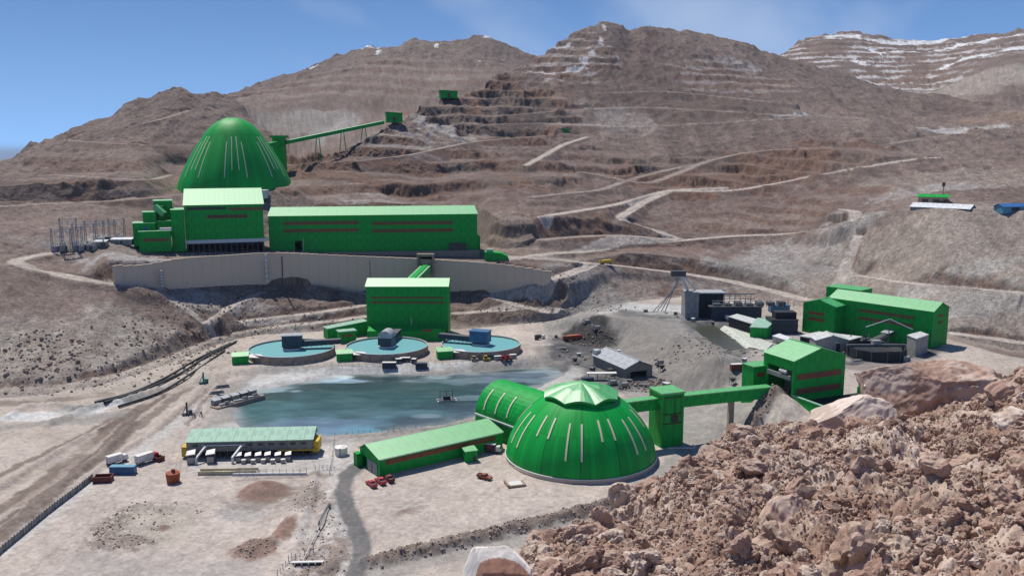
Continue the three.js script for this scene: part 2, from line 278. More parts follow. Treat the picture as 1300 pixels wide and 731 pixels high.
area(C(.20, .185, .168), .7, 10, [[780, 404], [836, 415], [899, 455], [960, 490], [900, 500], [850, 490], [800, 450], [775, 425]], 6);
area(WET, .8, 8, [[676, 446], [720, 440], [780, 470], [800, 496], [760, 500], [700, 470]]);
area(WET, .7, 8, [[780, 392], [860, 396], [905, 408], [890, 416], [830, 404], [780, 400]], 14);
area(WHITE, .55, 5, [[325, 478], [420, 472], [500, 469], [600, 466], [600, 470], [520, 474], [425, 478], [330, 498], [310, 500]], -1);
area(WHITE, .5, 7, [[262, 552], [300, 530], [330, 546], [400, 553], [420, 556], [260, 560]], -1);
area(PALE, .7, 6, [[640, 500], [690, 482], [730, 468], [745, 478], [720, 495], [660, 512]], -1);
area(PALE, .7, 5, [[400, 566], [450, 556], [452, 590], [430, 604], [400, 600]]);
area(PALE, .55, 6, [[230, 572], [420, 574], [420, 602], [230, 602]]);
strip(GREY, .6, 4, [[440, 604], [450, 596], [470, 590], [500, 600]]);
strip(WHITE, .35, 3, [[424, 600], [424, 630], [440, 668], [448, 700], [436, 731]]);
strip(GREY, .7, 7, [[478, 731], [540, 712], [640, 690], [760, 656], [860, 622]], 0);
strip(SAND, .8, 6, [[600, 725], [700, 697], [780, 672], [860, 636], [930, 590], [1010, 550]], 0);
strip(GREY, .9, 9, [[820, 615], [862, 590], [900, 566], [950, 545], [985, 528]], 0);
strip(RUBB, .95, 4.5, [[470, 716], [540, 700], [620, 681], [700, 662], [760, 646], [820, 628], [862, 610], [905, 586], [945, 562], [985, 545], [1020, 535]], 0);
area(C(.30, .29, .285), .7, 8, [[280, 640], [330, 636], [336, 655], [300, 664], [276, 656]]);
area(C(.32, .30, .285), .6, 10, [[40, 731], [120, 700], [250, 712], [330, 705], [330, 740], [20, 745]]);
area(C(.345, .315, .265), .6, 8, [[150, 640], [245, 640], [250, 685], [190, 695], [135, 690]]);
patch(RUST, .9, 12, 11, 335, 621, .25); patch(RUST, .85, 9, 9, 322, 694, .25); patch(RUST, .9, 5, 12, 362, 668, .3); patch(RUST, .8, 3, 3, 207, 669, .3);
patch(RUBB, .7, 14, 7, 150, 688, .8); patch(RUBB, .6, 6, 12, 140, 664, .8); patch(RUBB, .5, 12, 5, 185, 645, .9); patch(RUBB, .5, 14, 6, 325, 640, .9); patch(RUBB, .75, 9, 20, 416, 705, .8); patch(RUBB, .5, 9, 14, 385, 630, 1); patch(RUST, .5, 7, 2, 516, 650, .6);
patch(PALE, .55, 10, 22, 410, 670, .8);
for (const [a, c, w, pts] of [[.9, BEIGE, 7, [[-40, 640], [20, 607], [90, 572], [145, 548], [200, 508], [250, 475], [290, 446]]], [.8, SAND, 4, [[-40, 706], [40, 652], [100, 606], [150, 566], [190, 532], [240, 490]]], [.95, RUBB, 3.5, [[-40, 672], [40, 620], [110, 566], [150, 536], [180, 515]]], [.95, RUBB, 4, [[-60, 716], [0, 682], [40, 650], [78, 620], [118, 588], [150, 560], [170, 536]]], [.75, PALE, 4, [[0, 704], [60, 655], [120, 612], [200, 556], [250, 515]]], [.75, WHITE, 6, [[120, 520], [160, 507], [200, 490], [240, 472], [270, 456]]], [.7, C(.12, .12, .13), 3.5, [[130, 508], [170, 498], [215, 478], [250, 460], [290, 440]]], [.7, TAR, 3, [[160, 510], [210, 492], [260, 462]]], [.8, WHITE, 9, [[20, 530], [60, 528], [110, 524]]], [.5, GREY, 10, [[90, 520], [110, 530], [140, 530]]], [.8, RUBB, 7, [[0, 512], [60, 510], [130, 500]]], [.6, BEIGE, 12, [[-40, 560], [30, 545], [80, 560], [100, 580]]], [.6, DUSTP, 14, [[-60, 600], [0, 590], [60, 578]]], [.6, RUBB, 4, [[20, 640], [60, 610], [100, 580]]], [.5, C(.2, .15, .12), 3, [[200, 545], [232, 518], [262, 492], [300, 455]]], [.35, RUBB, 2.5, [[430, 625], [415, 650], [400, 680], [388, 700]]]]) strip(c, a, w, pts);
for (const [a, c, w, pts] of [[.9, RUBB, 2.5, [[-40, 622], [0, 602], [60, 574], [120, 545], [160, 520]]], [.8, HILLD, 2, [[-40, 690], [20, 652], [70, 616], [120, 574], [160, 538], [210, 500]]], [.85, RUBB, 3, [[170, 545], [220, 505], [262, 478], [296, 450]]], [.7, C(.12, .12, .125), 2.5, [[100, 520], [140, 508], [190, 492], [240, 468], [285, 445]]], [.7, GREY, 6, [[0, 545], [50, 538], [110, 535], [150, 524]]], [.8, C(.2, .2, .2), 4, [[95, 522], [120, 518], [135, 512]]], [.6, RUBB, 2, [[240, 520], [256, 500], [280, 478]]], [.6, HILLD, 1.6, [[236, 540], [262, 505], [290, 476]]], [.5, RUBB, 1.5, [[300, 610], [360, 606], [420, 604]]], [.6, C(.22, .2, .185), 2, [[262, 606], [300, 604], [400, 602]]]]) strip(c, a, w, pts);
for (const [a, w, pts] of [[.3, 1.5, [[500, 680], [580, 662], [660, 640]]], [.3, 1.5, [[505, 700], [600, 676], [690, 650]]], [.25, 1.2, [[490, 640], [560, 620], [630, 590]]], [.3, 1.4, [[60, 731], [170, 640], [230, 600]]], [.3, 1.4, [[90, 731], [200, 640], [250, 612]]], [.3, 1.2, [[250, 731], [300, 660], [420, 612]]], [.35, 1.2, [[240, 545], [270, 500], [300, 470]]], [.35, 1.2, [[225, 548], [255, 500], [290, 465]]]]) strip(C(.47, .43, .39), a, w, pts);
strip(TAR, .95, 3.9, [[452, 592], [440, 604], [434, 622], [440, 645], [452, 670], [460, 695], [456, 715], [446, 740]], 0, .6);
for (const pts of [[[20, 745], [120, 660], [190, 618], [240, 610]], [[60, 745], [170, 690], [260, 640], [330, 606]], [[120, 735], [260, 700], [340, 660], [400, 610]], [[480, 700], [540, 668], [600, 640], [640, 612]], [[470, 680], [520, 640], [590, 600], [640, 590]], [[500, 720], [600, 680], [720, 640], [800, 622]], [[230, 600], [240, 560], [270, 515], [300, 470]], [[215, 600], [228, 560], [255, 515], [290, 466]], [[480, 640], [600, 630], [700, 628]], [[540, 700], [640, 660], [760, 634]], [[300, 720], [330, 680], [350, 640]], [[90, 720], [110, 690], [125, 640], [150, 618]]]) for (const o of [-4, 4]) strip(C(.335, .29, .255), .55, .55, pts.map(([x, y]) => [x + o, y + o * .35]), 0, .8);
// slopes
patch(BEIGE, .9, 170, 120, 1190, 350, .15); patch(BEIGE, .85, 130, 70, 1290, 330, .15); patch(PALE, .5, 90, 14, 1160, 375, .6); patch(PALE, .4, 60, 16, 1230, 385, .6);
for (const [px, py, a, b] of [[120, 460, 90, 50], [190, 462, 70, 40], [20, 450, 60, 40], [220, 440, 60, 30]]) patch(C(.40, .35, .30), .85, a, b, px, py, .5);
patch(GREY, .8, 95, 150, 390, 152, .35); patch(C(.40, .395, .39), .7, 26, 130, 425, 160, .6); patch(PALE, .75, 55, 40, 570, 160, .9, .1); patch(PALE, .5, 70, 40, 500, 175, .9, .08); patch(WHITE, .8, 30, 10, 1012, 146, .6, .1); patch(WHITE, .65, 60, 26, 1215, 165, .7, .05); patch(C(.36, .36, .36), .6, 60, 40, 930, 78, .8, .05);
patch(PALE, .55, 80, 50, 1000, 330, .7, .05); patch(GREY, .6, 90, 30, 960, 350, .6); patch(C(.36, .31, .27), .6, 60, 30, 780, 360, .6); patch(RUST, .7, 12, 8, 845, 372, .6); patch(OCHRE, .5, 30, 10, 660, 300, .8, .1); patch(PALE, .45, 8, 16, 1075, 350, .6);
patch(PALE, .55, 300, 160, 1260, 100, .4); patch(BEIGE, .7, 240, 200, 1240, 105, .4); patch(BEIGE, .6, 120, 60, 1230, 225, .4); patch(PALE, .5, 70, 20, 1190, 240, .4); patch(OCHRE, .5, 90, 60, 1290, 150, .6); patch(C(.35, .315, .285), .6, 100, 60, 760, 150, .6); patch(BEIGE, .35, 100, 60, 720, 300, .6, .05);
patch(C(.21, .12, .085), .85, 190, 60, 985, 212, .5, .02); patch(C(.21, .12, .085), .8, 110, 40, 880, 226, .5, .03); patch(HILLD, .8, 130, 16, 110, 246, .6, .03); patch(OCHRE, .6, 45, 10, 110, 246, .6); patch(C(.17, .16, .11), .6, 40, 10, 215, 222, .6); patch(C(.17, .16, .11), .5, 36, 30, 205, 236, .6); patch(RUST, .5, 130, 140, 640, 130, .6, .03); patch(HILLD, .5, 200, 200, 840, 95, .7, .01); patch(RUST, .5, 120, 30, 770, 295, .5);
patch(PALE, .6, 40, 14, 480, 262, .9, .1); patch(PALE, .7, 30, 14, 460, 240, .9, .12); patch(PALE, .5, 60, 12, 330, 400, .8, .1); patch(PALE, .6, 50, 10, 150, 306, .7, .1); patch(PALE, .6, 30, 8, 175, 330, .7, .1); patch(GREY, .6, 60, 14, 100, 310, .6); patch(PALE, .5, 60, 20, 200, 338, .8, .1);
// snow fields: matter with its own outline
const SNOWS = [[715, 56, 22, 8], [767, 38, 4, 22], [763, 50, 5, 24], [752, 68, 7, 30], [742, 82, 10, 22], [730, 91, 26, 8], [690, 92, 30, 6], [784, 74, 5, 18], [555, 55, 10, 50], [618, 48, 14, 24], [398, 83, 20, 18], [470, 62, 34, 12], [612, 74, 22, 8], [1005, 55, 60, 50], [1080, 42, 160, 40], [1180, 52, 320, 40], [1260, 48, 300, 70], [1250, 68, 160, 30], [1290, 60, 200, 60], [1115, 65, 30, 110], [1090, 78, 26, 90], [1150, 66, 60, 30], [480, 66, 10, 30]].map(([px, py, rx, rz]) => { const c = T(px, py); return { x: c.x, z: c.z, rx, rz, b: [c.x - rx * 2, c.x + rx * 2, c.z - rz * 2, c.z + rz * 2] }; });

const TMP = { h: 0, r: 0, g: 0, b: 0 };
function mixc(o, c, a) { o.r += (c[0] - o.r) * a; o.g += (c[1] - o.g) * a; o.b += (c[2] - o.b) * a; }
function ground(x, z, wantColour) {
  const o = TMP, [h0, li] = baseHeight(x, z); let h = h0, d = Math.hypot(x, z), cut = 0, flat = 0, snow = 0, tread = 0;
  const slope = li >= 0 ? sstep(0, .12, li) * (li > 1.9 && li < 3.02 && h0 < 62 ? .25 : 1) : 0, far = sstep(4.2, 7, li);
  if (slope > 0) {
    const n1 = fbm(x * 0.012 + 3, z * 0.012, 4), n2 = ridged(x * 0.022, z * 0.008 + 9, 3);
    const bare = li > .6 && li < 2.1 ? lerp(1, .2, sstep(.6, .9, li)) : 1;
    const calm = li < 4.2 ? lerp(1, .22, sstep(.36, .40, Math.atan2(x, -z)) * sstep(4.2, 3.9, li)) : 1;
    h += slope * bare * calm * (n1 * lerp(2.5, 10, far) + (n2 - .42) * lerp(1.8, 8, far) + fbm(x * 0.09, z * 0.09, 3) * lerp(1.3, 3.2, far) + vn(x * .35, z * .35) * .3 + (ridged(x * .11 + 5, z * .11, 3) - .45) * lerp(1.1, 3.2, far) * (.35 + .65 * sstep(-.2, .35, fbm(x * .013 + 60, z * .013, 3))));
    if (li > 9) h += (ridged(x * 0.004, z * 0.004, 4) - .45) * 28 * Math.min(1, li - 9);
    for (const b of BENCHES) {
      const ax = x - b.x, az = z - b.z, u = (ax * b.c + az * b.s) / b.rx, v = (-ax * b.s + az * b.c) / b.rz, r = Math.hypot(u, v) + .22 * vn(x * 6 / b.rx + 4, z * 6 / b.rx);
      if (r > 1.15) continue;
      const m = 1 - sstep(.85, 1.1, r), q = (h + b.tilt * ax + vn(x * 2.2 / b.rx + 11, z * 2.2 / b.rx) * b.step * .3 + fbm(x * .05, z * .05, 2) * 1.8) / b.step, i = Math.floor(q), f = q - i;
      const up = sstep(1 - b.riser * 1.0, 1, f), nh = h + ((i + up) - q + .2) * b.step * .62 * b.amp * (.55 + .6 * sstep(-.35, .3, fbm(x * .011 + 31, z * .011, 3)));
      h = lerp(h, nh, m);
      const isRiser = (f > 1 - b.riser * .85 ? 1 : 0) * (.4 + .6 * b.amp);
      cut = Math.max(cut, m * isRiser); tread = Math.max(tread, m * (1 - isRiser)); 
      if (b.snow && f <= 1 - b.riser * .85) snow = Math.max(snow, m * b.snow * sstep(-.15, .3, fbm(x * 11 / b.rx, z * 11 / b.rx + 5, 5)));
    }
    for (const r of roadStamps) if (inb(x, z, r.b)) {
      const [ds, s] = lineDist(x, z, r.pl), i = Math.min(r.y.length - 2, Math.floor(s)), ry = lerp(r.y[i], r.y[i + 1], s - i) + (r.kind === 'b' ? 0 : .3), w = r.w + .8 * vn(x * .2, z * .2);
      const rough = 1 + .35 * vn(x * .12, z * .12), past = Math.max(0, ds - w), hi = ry + past * (r.kind === 'b' ? 1.35 : 1.1) * rough, lo = ry - past * .75;
      const toe = sstep(0, .15, li), end = toe * (s < .001 || s > r.pl.length - 1.001 ? sstep(w * 2, w, ds) : 1), far2 = 1 - sstep(r.kind === 'b' ? 16 : 12, r.kind === 'b' ? 26 : 20, ds);
      if (h > hi) { const nh = lerp(h, hi, far2 * end); if (h - nh > .5 && ds > w * .9) cut = Math.max(cut, Math.min(1, (h - nh) / 2)); h = nh; } else if (h < lo) h = lerp(h, lo, far2 * end);
      if (ds < w * 1.15) flat = Math.max(flat, end * (1 - sstep(w * .8, w * 1.1, ds)) * (r.kind === 'r' ? 1 : .45));
    }
  } else if (d > 20 && d < TOE + 6) h += .8 * fbm(x * .1, z * .1, 3) * sstep(TOE + 6, TOE - 20, d) * sstep(20, 40, d);
  o.h = h;
  if (!wantColour) return o;
  // colour
  const n = fbm(x * 0.02 + 40, z * 0.02, 4), m = fbm(x * 0.1, z * 0.1 + 8, 3), q = vn(x * .7, z * .7);
  if (li < 0) { const t = .5 + n * .9; o.r = lerp(.385, .45, t); o.g = lerp(.333, .392, t); o.b = lerp(.288, .342, t); if (d < TOE) mixc(o, RUBB, .8); }
  else {
    const big = fbm(x * .0035 + 9, z * .0035, 4); o.r = HILL[0]; o.g = HILL[1]; o.b = HILL[2];
    mixc(o, HILL2, sstep(-.15, .45, big + n * .5) * .8); mixc(o, HILLD, sstep(.05, .5, -big + n * .4 + m * .25) * .75);
    mixc(o, SAND, (1 - sstep(0, .15, li)) * .6);
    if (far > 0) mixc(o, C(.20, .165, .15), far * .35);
  }
  if (li >= 0 && slope > 0) { const w1 = vn(x * .13 + 9, z * .10) + .6 * vn(x * .37, z * .3 + 4) + .3 * vn(x * .8, z * .7); if (w1 > .5) mixc(o, HILLD, .45 * sstep(.5, .8, w1) * slope); else if (w1 < -.55) mixc(o, C(.30, .245, .21), .4 * sstep(-.55, -.85, w1) * slope); }
  for (const p of PAINT) {
    if (!inb(x, z, p.b)) continue;
    let k;
    if (p.k === 2) { const u = (x - p.x) / p.rx, v = (z - p.z) / p.rz, r = Math.hypot(u, v) + p.warp * fbm(x * p.ws + p.x, z * p.ws, 4); k = 1 - sstep(.7, 1.05, r); }
    else {
      const wx = x + p.warp * (vn(x * .15, z * .15) + .5 * vn(x * .5, z * .5)), wz = z + p.warp * (vn(x * .15 + 50, z * .15) + .5 * vn(x * .5 + 50, z * .5));
      if (p.k === 0) k = 1 - sstep(-p.edge * .5, p.edge * .5, polySD(wx, wz, p.pts) + p.edge * .5 * m);
      else k = 1 - sstep(p.w * .6, p.w * 1.15, lineDist(wx, wz, p.pts)[0]);
    }
    if (k > 0) { if (p.col === WET) k *= .45 + .6 * sstep(-.25, .2, m + n * .6); mixc(o, p.col, Math.min(1, k * p.a * (.98 + .12 * q))); }
  }
  if (li >= 0) { const st = fbm(x * .07 + 3, z * .009, 3) + .6 * fbm(x * .2, z * .02 + 8, 2); mixc(o, st > 0 ? HILL2 : HILLD, Math.min(.5, Math.abs(st) * .7) * slope); }
  if (tread > 0) mixc(o, HILL2, tread * .5 * (.6 + .8 * m));
  if (cut > 0) { const s2 = sstep(-.45, .1, fbm(x * .01 + 77, z * .01, 3)); mixc(o, s2 > .5 ? C(.18, .105, .075) : C(.165, .12, .098), cut * (.75 + .3 * m)); }
  if (flat > 0 && snow < .3) mixc(o, ROADC, flat * (li > 0 ? .9 : 0));
  for (const s of SNOWS) if (inb(x, z, s.b)) { const r = Math.hypot((x - s.x) / s.rx, (z - s.z) / s.rz) + .9 * fbm(x * 2.2 / s.rx + s.x, z * 2.2 / s.rx, 4); snow = Math.max(snow, 1 - sstep(.62, .72, r)); }
  if (snow > 0) mixc(o, SNOW, snow * (d < 2300 ? .55 : .9));
  const g = 1 + .15 * m + .10 * q + .12 * n + (li >= 0 ? .12 * vn(x * .31 + 4, z * .31) : 0); o.r *= g; o.g *= g; o.b *= g;
  return o;
}
const groundY = (x, z) => ground(x, z, false).h;

// ---- the sheet itself: rows follow the crest and toe lines so that edges stay sharp
{
  const NX = 1150, rowsNear = 24, rowsYard = 330, seg = [64, 34, 36, 54, 74, 124, 124, 8, 22, 64, 6], fov = 33 * rad;
  const azs = []; for (let i = 0; i <= NX; i++) { const t = i / NX * 2 - 1; azs.push(Math.abs(t) < .9 ? t / .9 * fov : Math.sign(t) * lerp(fov, 46.8 * rad, (Math.abs(t) - .9) / .1)); }
  const rows = []; for (let i = 0; i < rowsNear; i++) rows.push([-2, i / rowsNear]); for (let i = 0; i < rowsYard; i++) rows.push([-1, i / rowsYard]);
  seg.forEach((n, l) => { for (let i = 0; i < n; i++) rows.push([l, i / n]); }); rows.push([NL - 2, 1]);
  const NR = rows.length, pos = new Float32Array((NX + 1) * NR * 3), col = new Float32Array((NX + 1) * NR * 3), uv = new Float32Array((NX + 1) * NR * 2);
  let v = 0;
  for (let r = 0; r < NR; r++) for (let i = 0; i <= NX; i++, v++) {
    const [l, t] = rows[r], az = azs[i], f = lineAt(az), k = Math.floor(f), u = f - k, dl = (n) => lerp(LD[n][k], LD[n][k + 1], u); let d;
    if (l === -2) d = lerp(.6, 236, t * t); else if (l === -1) { const a = Math.atan(EYE / 236), b = Math.atan(EYE / dl(0)); d = EYE / Math.tan(lerp(a, b, t)); } else d = lerp(dl(l), dl(l + 1), t);
    const x = Math.sin(az) * d, z = -Math.cos(az) * d, g = ground(x, z, true);
    pos[v * 3] = x; pos[v * 3 + 1] = g.h; pos[v * 3 + 2] = z; col[v * 3] = g.r; col[v * 3 + 1] = g.g; col[v * 3 + 2] = g.b; uv[v * 2] = x / 60; uv[v * 2 + 1] = z / 60;
  }
  const idx = new Uint32Array(NX * (NR - 1) * 6); let w = 0;
  for (let r = 0; r < NR - 1; r++) for (let i = 0; i < NX; i++) { const a = r * (NX + 1) + i, b = a + 1, c = a + NX + 1, e = c + 1; idx[w++] = a; idx[w++] = b; idx[w++] = c; idx[w++] = b; idx[w++] = e; idx[w++] = c; }
  const cutRow = rowsNear + rowsYard, per = NX * 6;
  const mk = (name, label, i0, i1, bump, map) => {
    const v0 = i0 * (NX + 1), v1 = (i1 + 1) * (NX + 1), geo = new THREE.BufferGeometry(), ix = idx.slice(i0 * per, i1 * per); for (let i = 0; i < ix.length; i++) ix[i] -= v0;
    geo.setAttribute('position', new THREE.BufferAttribute(pos.slice(v0 * 3, v1 * 3), 3)); geo.setAttribute('color', new THREE.BufferAttribute(col.slice(v0 * 3, v1 * 3), 3)); geo.setAttribute('uv', new THREE.BufferAttribute(uv.slice(v0 * 2, v1 * 2), 2)); geo.setIndex(new THREE.BufferAttribute(ix, 1)); geo.computeVertexNormals();
    const mesh = new THREE.Mesh(geo, new THREE.MeshStandardMaterial({ vertexColors: true, roughness: 1, map, bumpMap: grainBump(), bumpScale: bump })); mesh.name = name; mesh.userData = { kind: 'structure', label }; mesh.castShadow = mesh.receiveShadow = true; scene.add(mesh);
  };
  mk('yard_ground', 'pale dusty yard floor of the mine valley', 0, cutRow, .22, grainTexture(28)); mk('mountain_slopes', 'stepped brown mountain slopes round the mine valley', cutRow, NR - 1, .5, grainTexture(44));
}
function tiled(S, f) { const out = new Float32Array(S * S); for (let j = 0; j < S; j++) for (let i = 0; i < S; i++) out[j * S + i] = f(i / S, j / S); return out; }
function tnoise(u, v, cells, seed) { const x = u * cells, y = v * cells, xi = Math.floor(x), yi = Math.floor(y); let a = x - xi, b = y - yi; a = a * a * (3 - 2 * a); b = b * b * (3 - 2 * b); const g = (i, j) => NT[(((i % cells) * 131 + (j % cells) * 7919 + seed * 977) & 65535)]; return lerp(lerp(g(xi, yi), g(xi + 1, yi), a), lerp(g(xi, yi + 1), g(xi + 1, yi + 1), a), b); }
function texFrom(S, vals, f, srgb) { const d = new Uint8Array(S * S * 4); for (let i = 0; i < S * S; i++) { const c = f(vals[i]); d[i * 4] = c[0]; d[i * 4 + 1] = c[1]; d[i * 4 + 2] = c[2]; d[i * 4 + 3] = 255; } const t = new THREE.DataTexture(d, S, S); t.wrapS = t.wrapT = THREE.RepeatWrapping; t.magFilter = THREE.LinearFilter; t.minFilter = THREE.LinearMipmapLinearFilter; t.generateMipmaps = true; if (srgb) t.colorSpace = THREE.SRGBColorSpace; t.needsUpdate = true; return t; }
function grainTexture(amp) { const S = 512, v = tiled(S, (a, b) => .25 * tnoise(a, b, 9, 1) + .45 * tnoise(a, b, 31, 2) + .5 * tnoise(a, b, 67, 3) + .4 * tnoise(a, b, 128, 4)); return texFrom(S, v, (x) => { const k = Math.max(90, Math.min(255, (amp > 40 ? 218 : 236) + x * amp)); return [k, k, k]; }, true); }
function grainBump() { const S = 512, v = tiled(S, (a, b) => .6 * tnoise(a, b, 27, 5) + .5 * tnoise(a, b, 61, 6) + .35 * tnoise(a, b, 128, 7)); return texFrom(S, v, (x) => { const k = Math.max(0, Math.min(255, 128 + x * 120)); return [k, k, k]; }); }
// ---------------------------------------------------------------- builders
const V = (x, y, z) => new THREE.Vector3(x, y, z);
const taken = {};
const numbered = (n) => { const k = taken[n] = (taken[n] || 0) + 1; return k === 1 ? n : n + '_' + String(k - 1).padStart(3, '0'); };
function metricUV(g) {                                              // texture coordinates in metres (8 m a repeat), along each face
  if (g.index) g = g.toNonIndexed(); g.computeVertexNormals();
  const p = g.attributes.position, n = g.attributes.normal, u = new Float32Array(p.count * 2);
  for (let i = 0; i < p.count; i++) {
    const ax = Math.abs(n.getX(i)), ay = Math.abs(n.getY(i)), az = Math.abs(n.getZ(i));
    if (ay > ax && ay > az) { u[i * 2] = p.getX(i) / 8; u[i * 2 + 1] = p.getZ(i) / 8; } else if (ax > az) { u[i * 2] = p.getZ(i) / 8; u[i * 2 + 1] = p.getY(i) / 8; } else { u[i * 2] = p.getX(i) / 8; u[i * 2 + 1] = p.getY(i) / 8; }
  }
  g.setAttribute('uv', new THREE.BufferAttribute(u, 2)); return g;
}
function box(x0, x1, y0, y1, z0, z1) { const g = new THREE.BoxGeometry(x1 - x0, y1 - y0, z1 - z0); g.translate((x0 + x1) / 2, (y0 + y1) / 2, (z0 + z1) / 2); return g; }
function bar(a, b, w, h = w) {                                      // a beam from a to b
  const d = b.clone().sub(a), g = new THREE.BoxGeometry(w, h, d.length()), m = new THREE.Matrix4(), up = Math.abs(d.y) > d.length() * .98 ? V(1, 0, 0) : V(0, 1, 0);
  m.lookAt(b, a, up); g.applyMatrix4(m); g.translate((a.x + b.x) / 2, (a.y + b.y) / 2, (a.z + b.z) / 2); return g;
}
function pole(a, b, r, s = 8) { const d = b.clone().sub(a), g = new THREE.CylinderGeometry(r, r, d.length(), s); g.applyQuaternion(new THREE.Quaternion().setFromUnitVectors(V(0, 1, 0), d.clone().normalize())); g.translate((a.x + b.x) / 2, (a.y + b.y) / 2, (a.z + b.z) / 2); return g; }
function prism(pts, z0, z1, holes = []) {                                       // a profile in x, y drawn out along z
  const s = new THREE.Shape(); pts.forEach(([x, y], i) => i ? s.lineTo(x, y) : s.moveTo(x, y)); s.closePath(); for (const h of holes) { const q = new THREE.Path(); h.forEach(([x, y], i) => i ? q.lineTo(x, y) : q.moveTo(x, y)); q.closePath(); s.holes.push(q); }
  const g = new THREE.ExtrudeGeometry(s, { depth: z1 - z0, bevelEnabled: false }); g.translate(0, 0, z0); return g;
}
function slab(a, b, c, d, t) {                                      // a plate with corners a b c d, thickness t
  const n = b.clone().sub(a).cross(d.clone().sub(a)).normalize().multiplyScalar(t), q = [a, b, c, d].map((p) => p.clone().add(n)), v = [a, b, c, d, ...q].flatMap((p) => [p.x, p.y, p.z]);
  const g = new THREE.BufferGeometry(); g.setAttribute('position', new THREE.Float32BufferAttribute(v, 3)); g.setIndex([0, 2, 1, 0, 3, 2, 4, 5, 6, 4, 6, 7, 0, 1, 5, 0, 5, 4, 1, 2, 6, 1, 6, 5, 2, 3, 7, 2, 7, 6, 3, 0, 4, 3, 4, 7]); return g;
}
function part(name, geos, mat, parent, smooth) {
  geos = (Array.isArray(geos) ? geos : [geos]).map((g) => { if (smooth) { return g.index ? g.toNonIndexed() : g; } return metricUV(g); });
  geos.forEach((g) => { for (const k of Object.keys(g.attributes)) if (!['position', 'normal', 'uv'].includes(k)) g.deleteAttribute(k); });
  const m = new THREE.Mesh(geos.length > 1 ? mergeGeometries(geos) : geos[0], mat); m.name = name; m.castShadow = m.receiveShadow = true; parent.add(m); return m;
}
function thing(name, label, category, pos, turn = 0, group) {
  const o = new THREE.Group(); o.name = numbered(name); o.position.copy(pos); o.rotation.y = turn; o.userData = { label, category }; if (group) o.userData.group = group; scene.add(o); return o;
}
function one(name, label, category, geos, mat, pos, turn = 0, group, kind) {
  const m = part(numbered(name), geos, mat, scene); m.position.copy(pos); m.rotation.y = turn; m.userData = { label, category }; if (group) m.userData.group = group; if (kind) m.userData.kind = kind; return m;
}
function copyOf(src, name, label, pos, turn, group) { const c = src.clone(); c.name = numbered(name); c.position.copy(pos); c.rotation.y = turn; c.userData = { ...src.userData, label }; if (group) c.userData.group = group; scene.add(c); return c; }
const turnOf = (a, b) => Math.atan2(-(b.z - a.z), b.x - a.x);
const flatDist = (a, b) => Math.hypot(a.x - b.x, a.z - b.z);
// a site whose front runs from a to b (places), with its base at height y: local x runs along the front, z towards the front
function site(name, label, category, a, b, y, group) { const g = thing(name, label, category, V((a.x + b.x) / 2, y, (a.z + b.z) / 2), turnOf(a, b), group); return [g, flatDist(a, b)]; }
const on = (px, py, h) => { const p = G(px, py, h); p.y = groundY(p.x, p.z); return p; };

// ---------------------------------------------------------------- materials
function sheetTex() { const S = 256, d = new Float32Array(S * S); for (let j = 0; j < S; j++) for (let i = 0; i < S; i++) { const p = Math.floor(i / 32), e = (i % 32) / 32, rib = e < .07 ? -.5 : 0; d[j * S + i] = rib + (j % 128 < 3 ? -.5 : 0) + .45 * NT[(p * 77 + Math.floor(j / 128) * 991) & 65535] + .10 * tnoise(i / S, j / S, 32, 8) + .3 * tnoise(i / S, .13, 64, 9); } return d; }
const SHEET = sheetTex(), sheetMap = texFrom(256, SHEET, (x) => { const k = Math.max(90, Math.min(255, 232 + x * 34)); return [k, k, k]; }, true);
const ribBump = (() => { const S = 128, v = new Float32Array(S * S); for (let j = 0; j < S; j++) for (let i = 0; i < S; i++) v[j * S + i] = Math.pow(.5 + .5 * Math.cos(i / S * Math.PI * 2 * 16), 2); return texFrom(S, v, (x) => [x * 255, x * 255, x * 255]); })();
const mat = (r, g, b, rough = .8, o = {}) => new THREE.MeshStandardMaterial({ color: new THREE.Color().setRGB(r, g, b), roughness: rough, ...o });
const sheet = (r, g, b, rough = .5, o = {}) => new THREE.MeshPhysicalMaterial({ color: new THREE.Color().setRGB(r, g, b), roughness: rough, map: sheetMap, bumpMap: ribBump, bumpScale: .03, specularIntensity: .35, ...o });
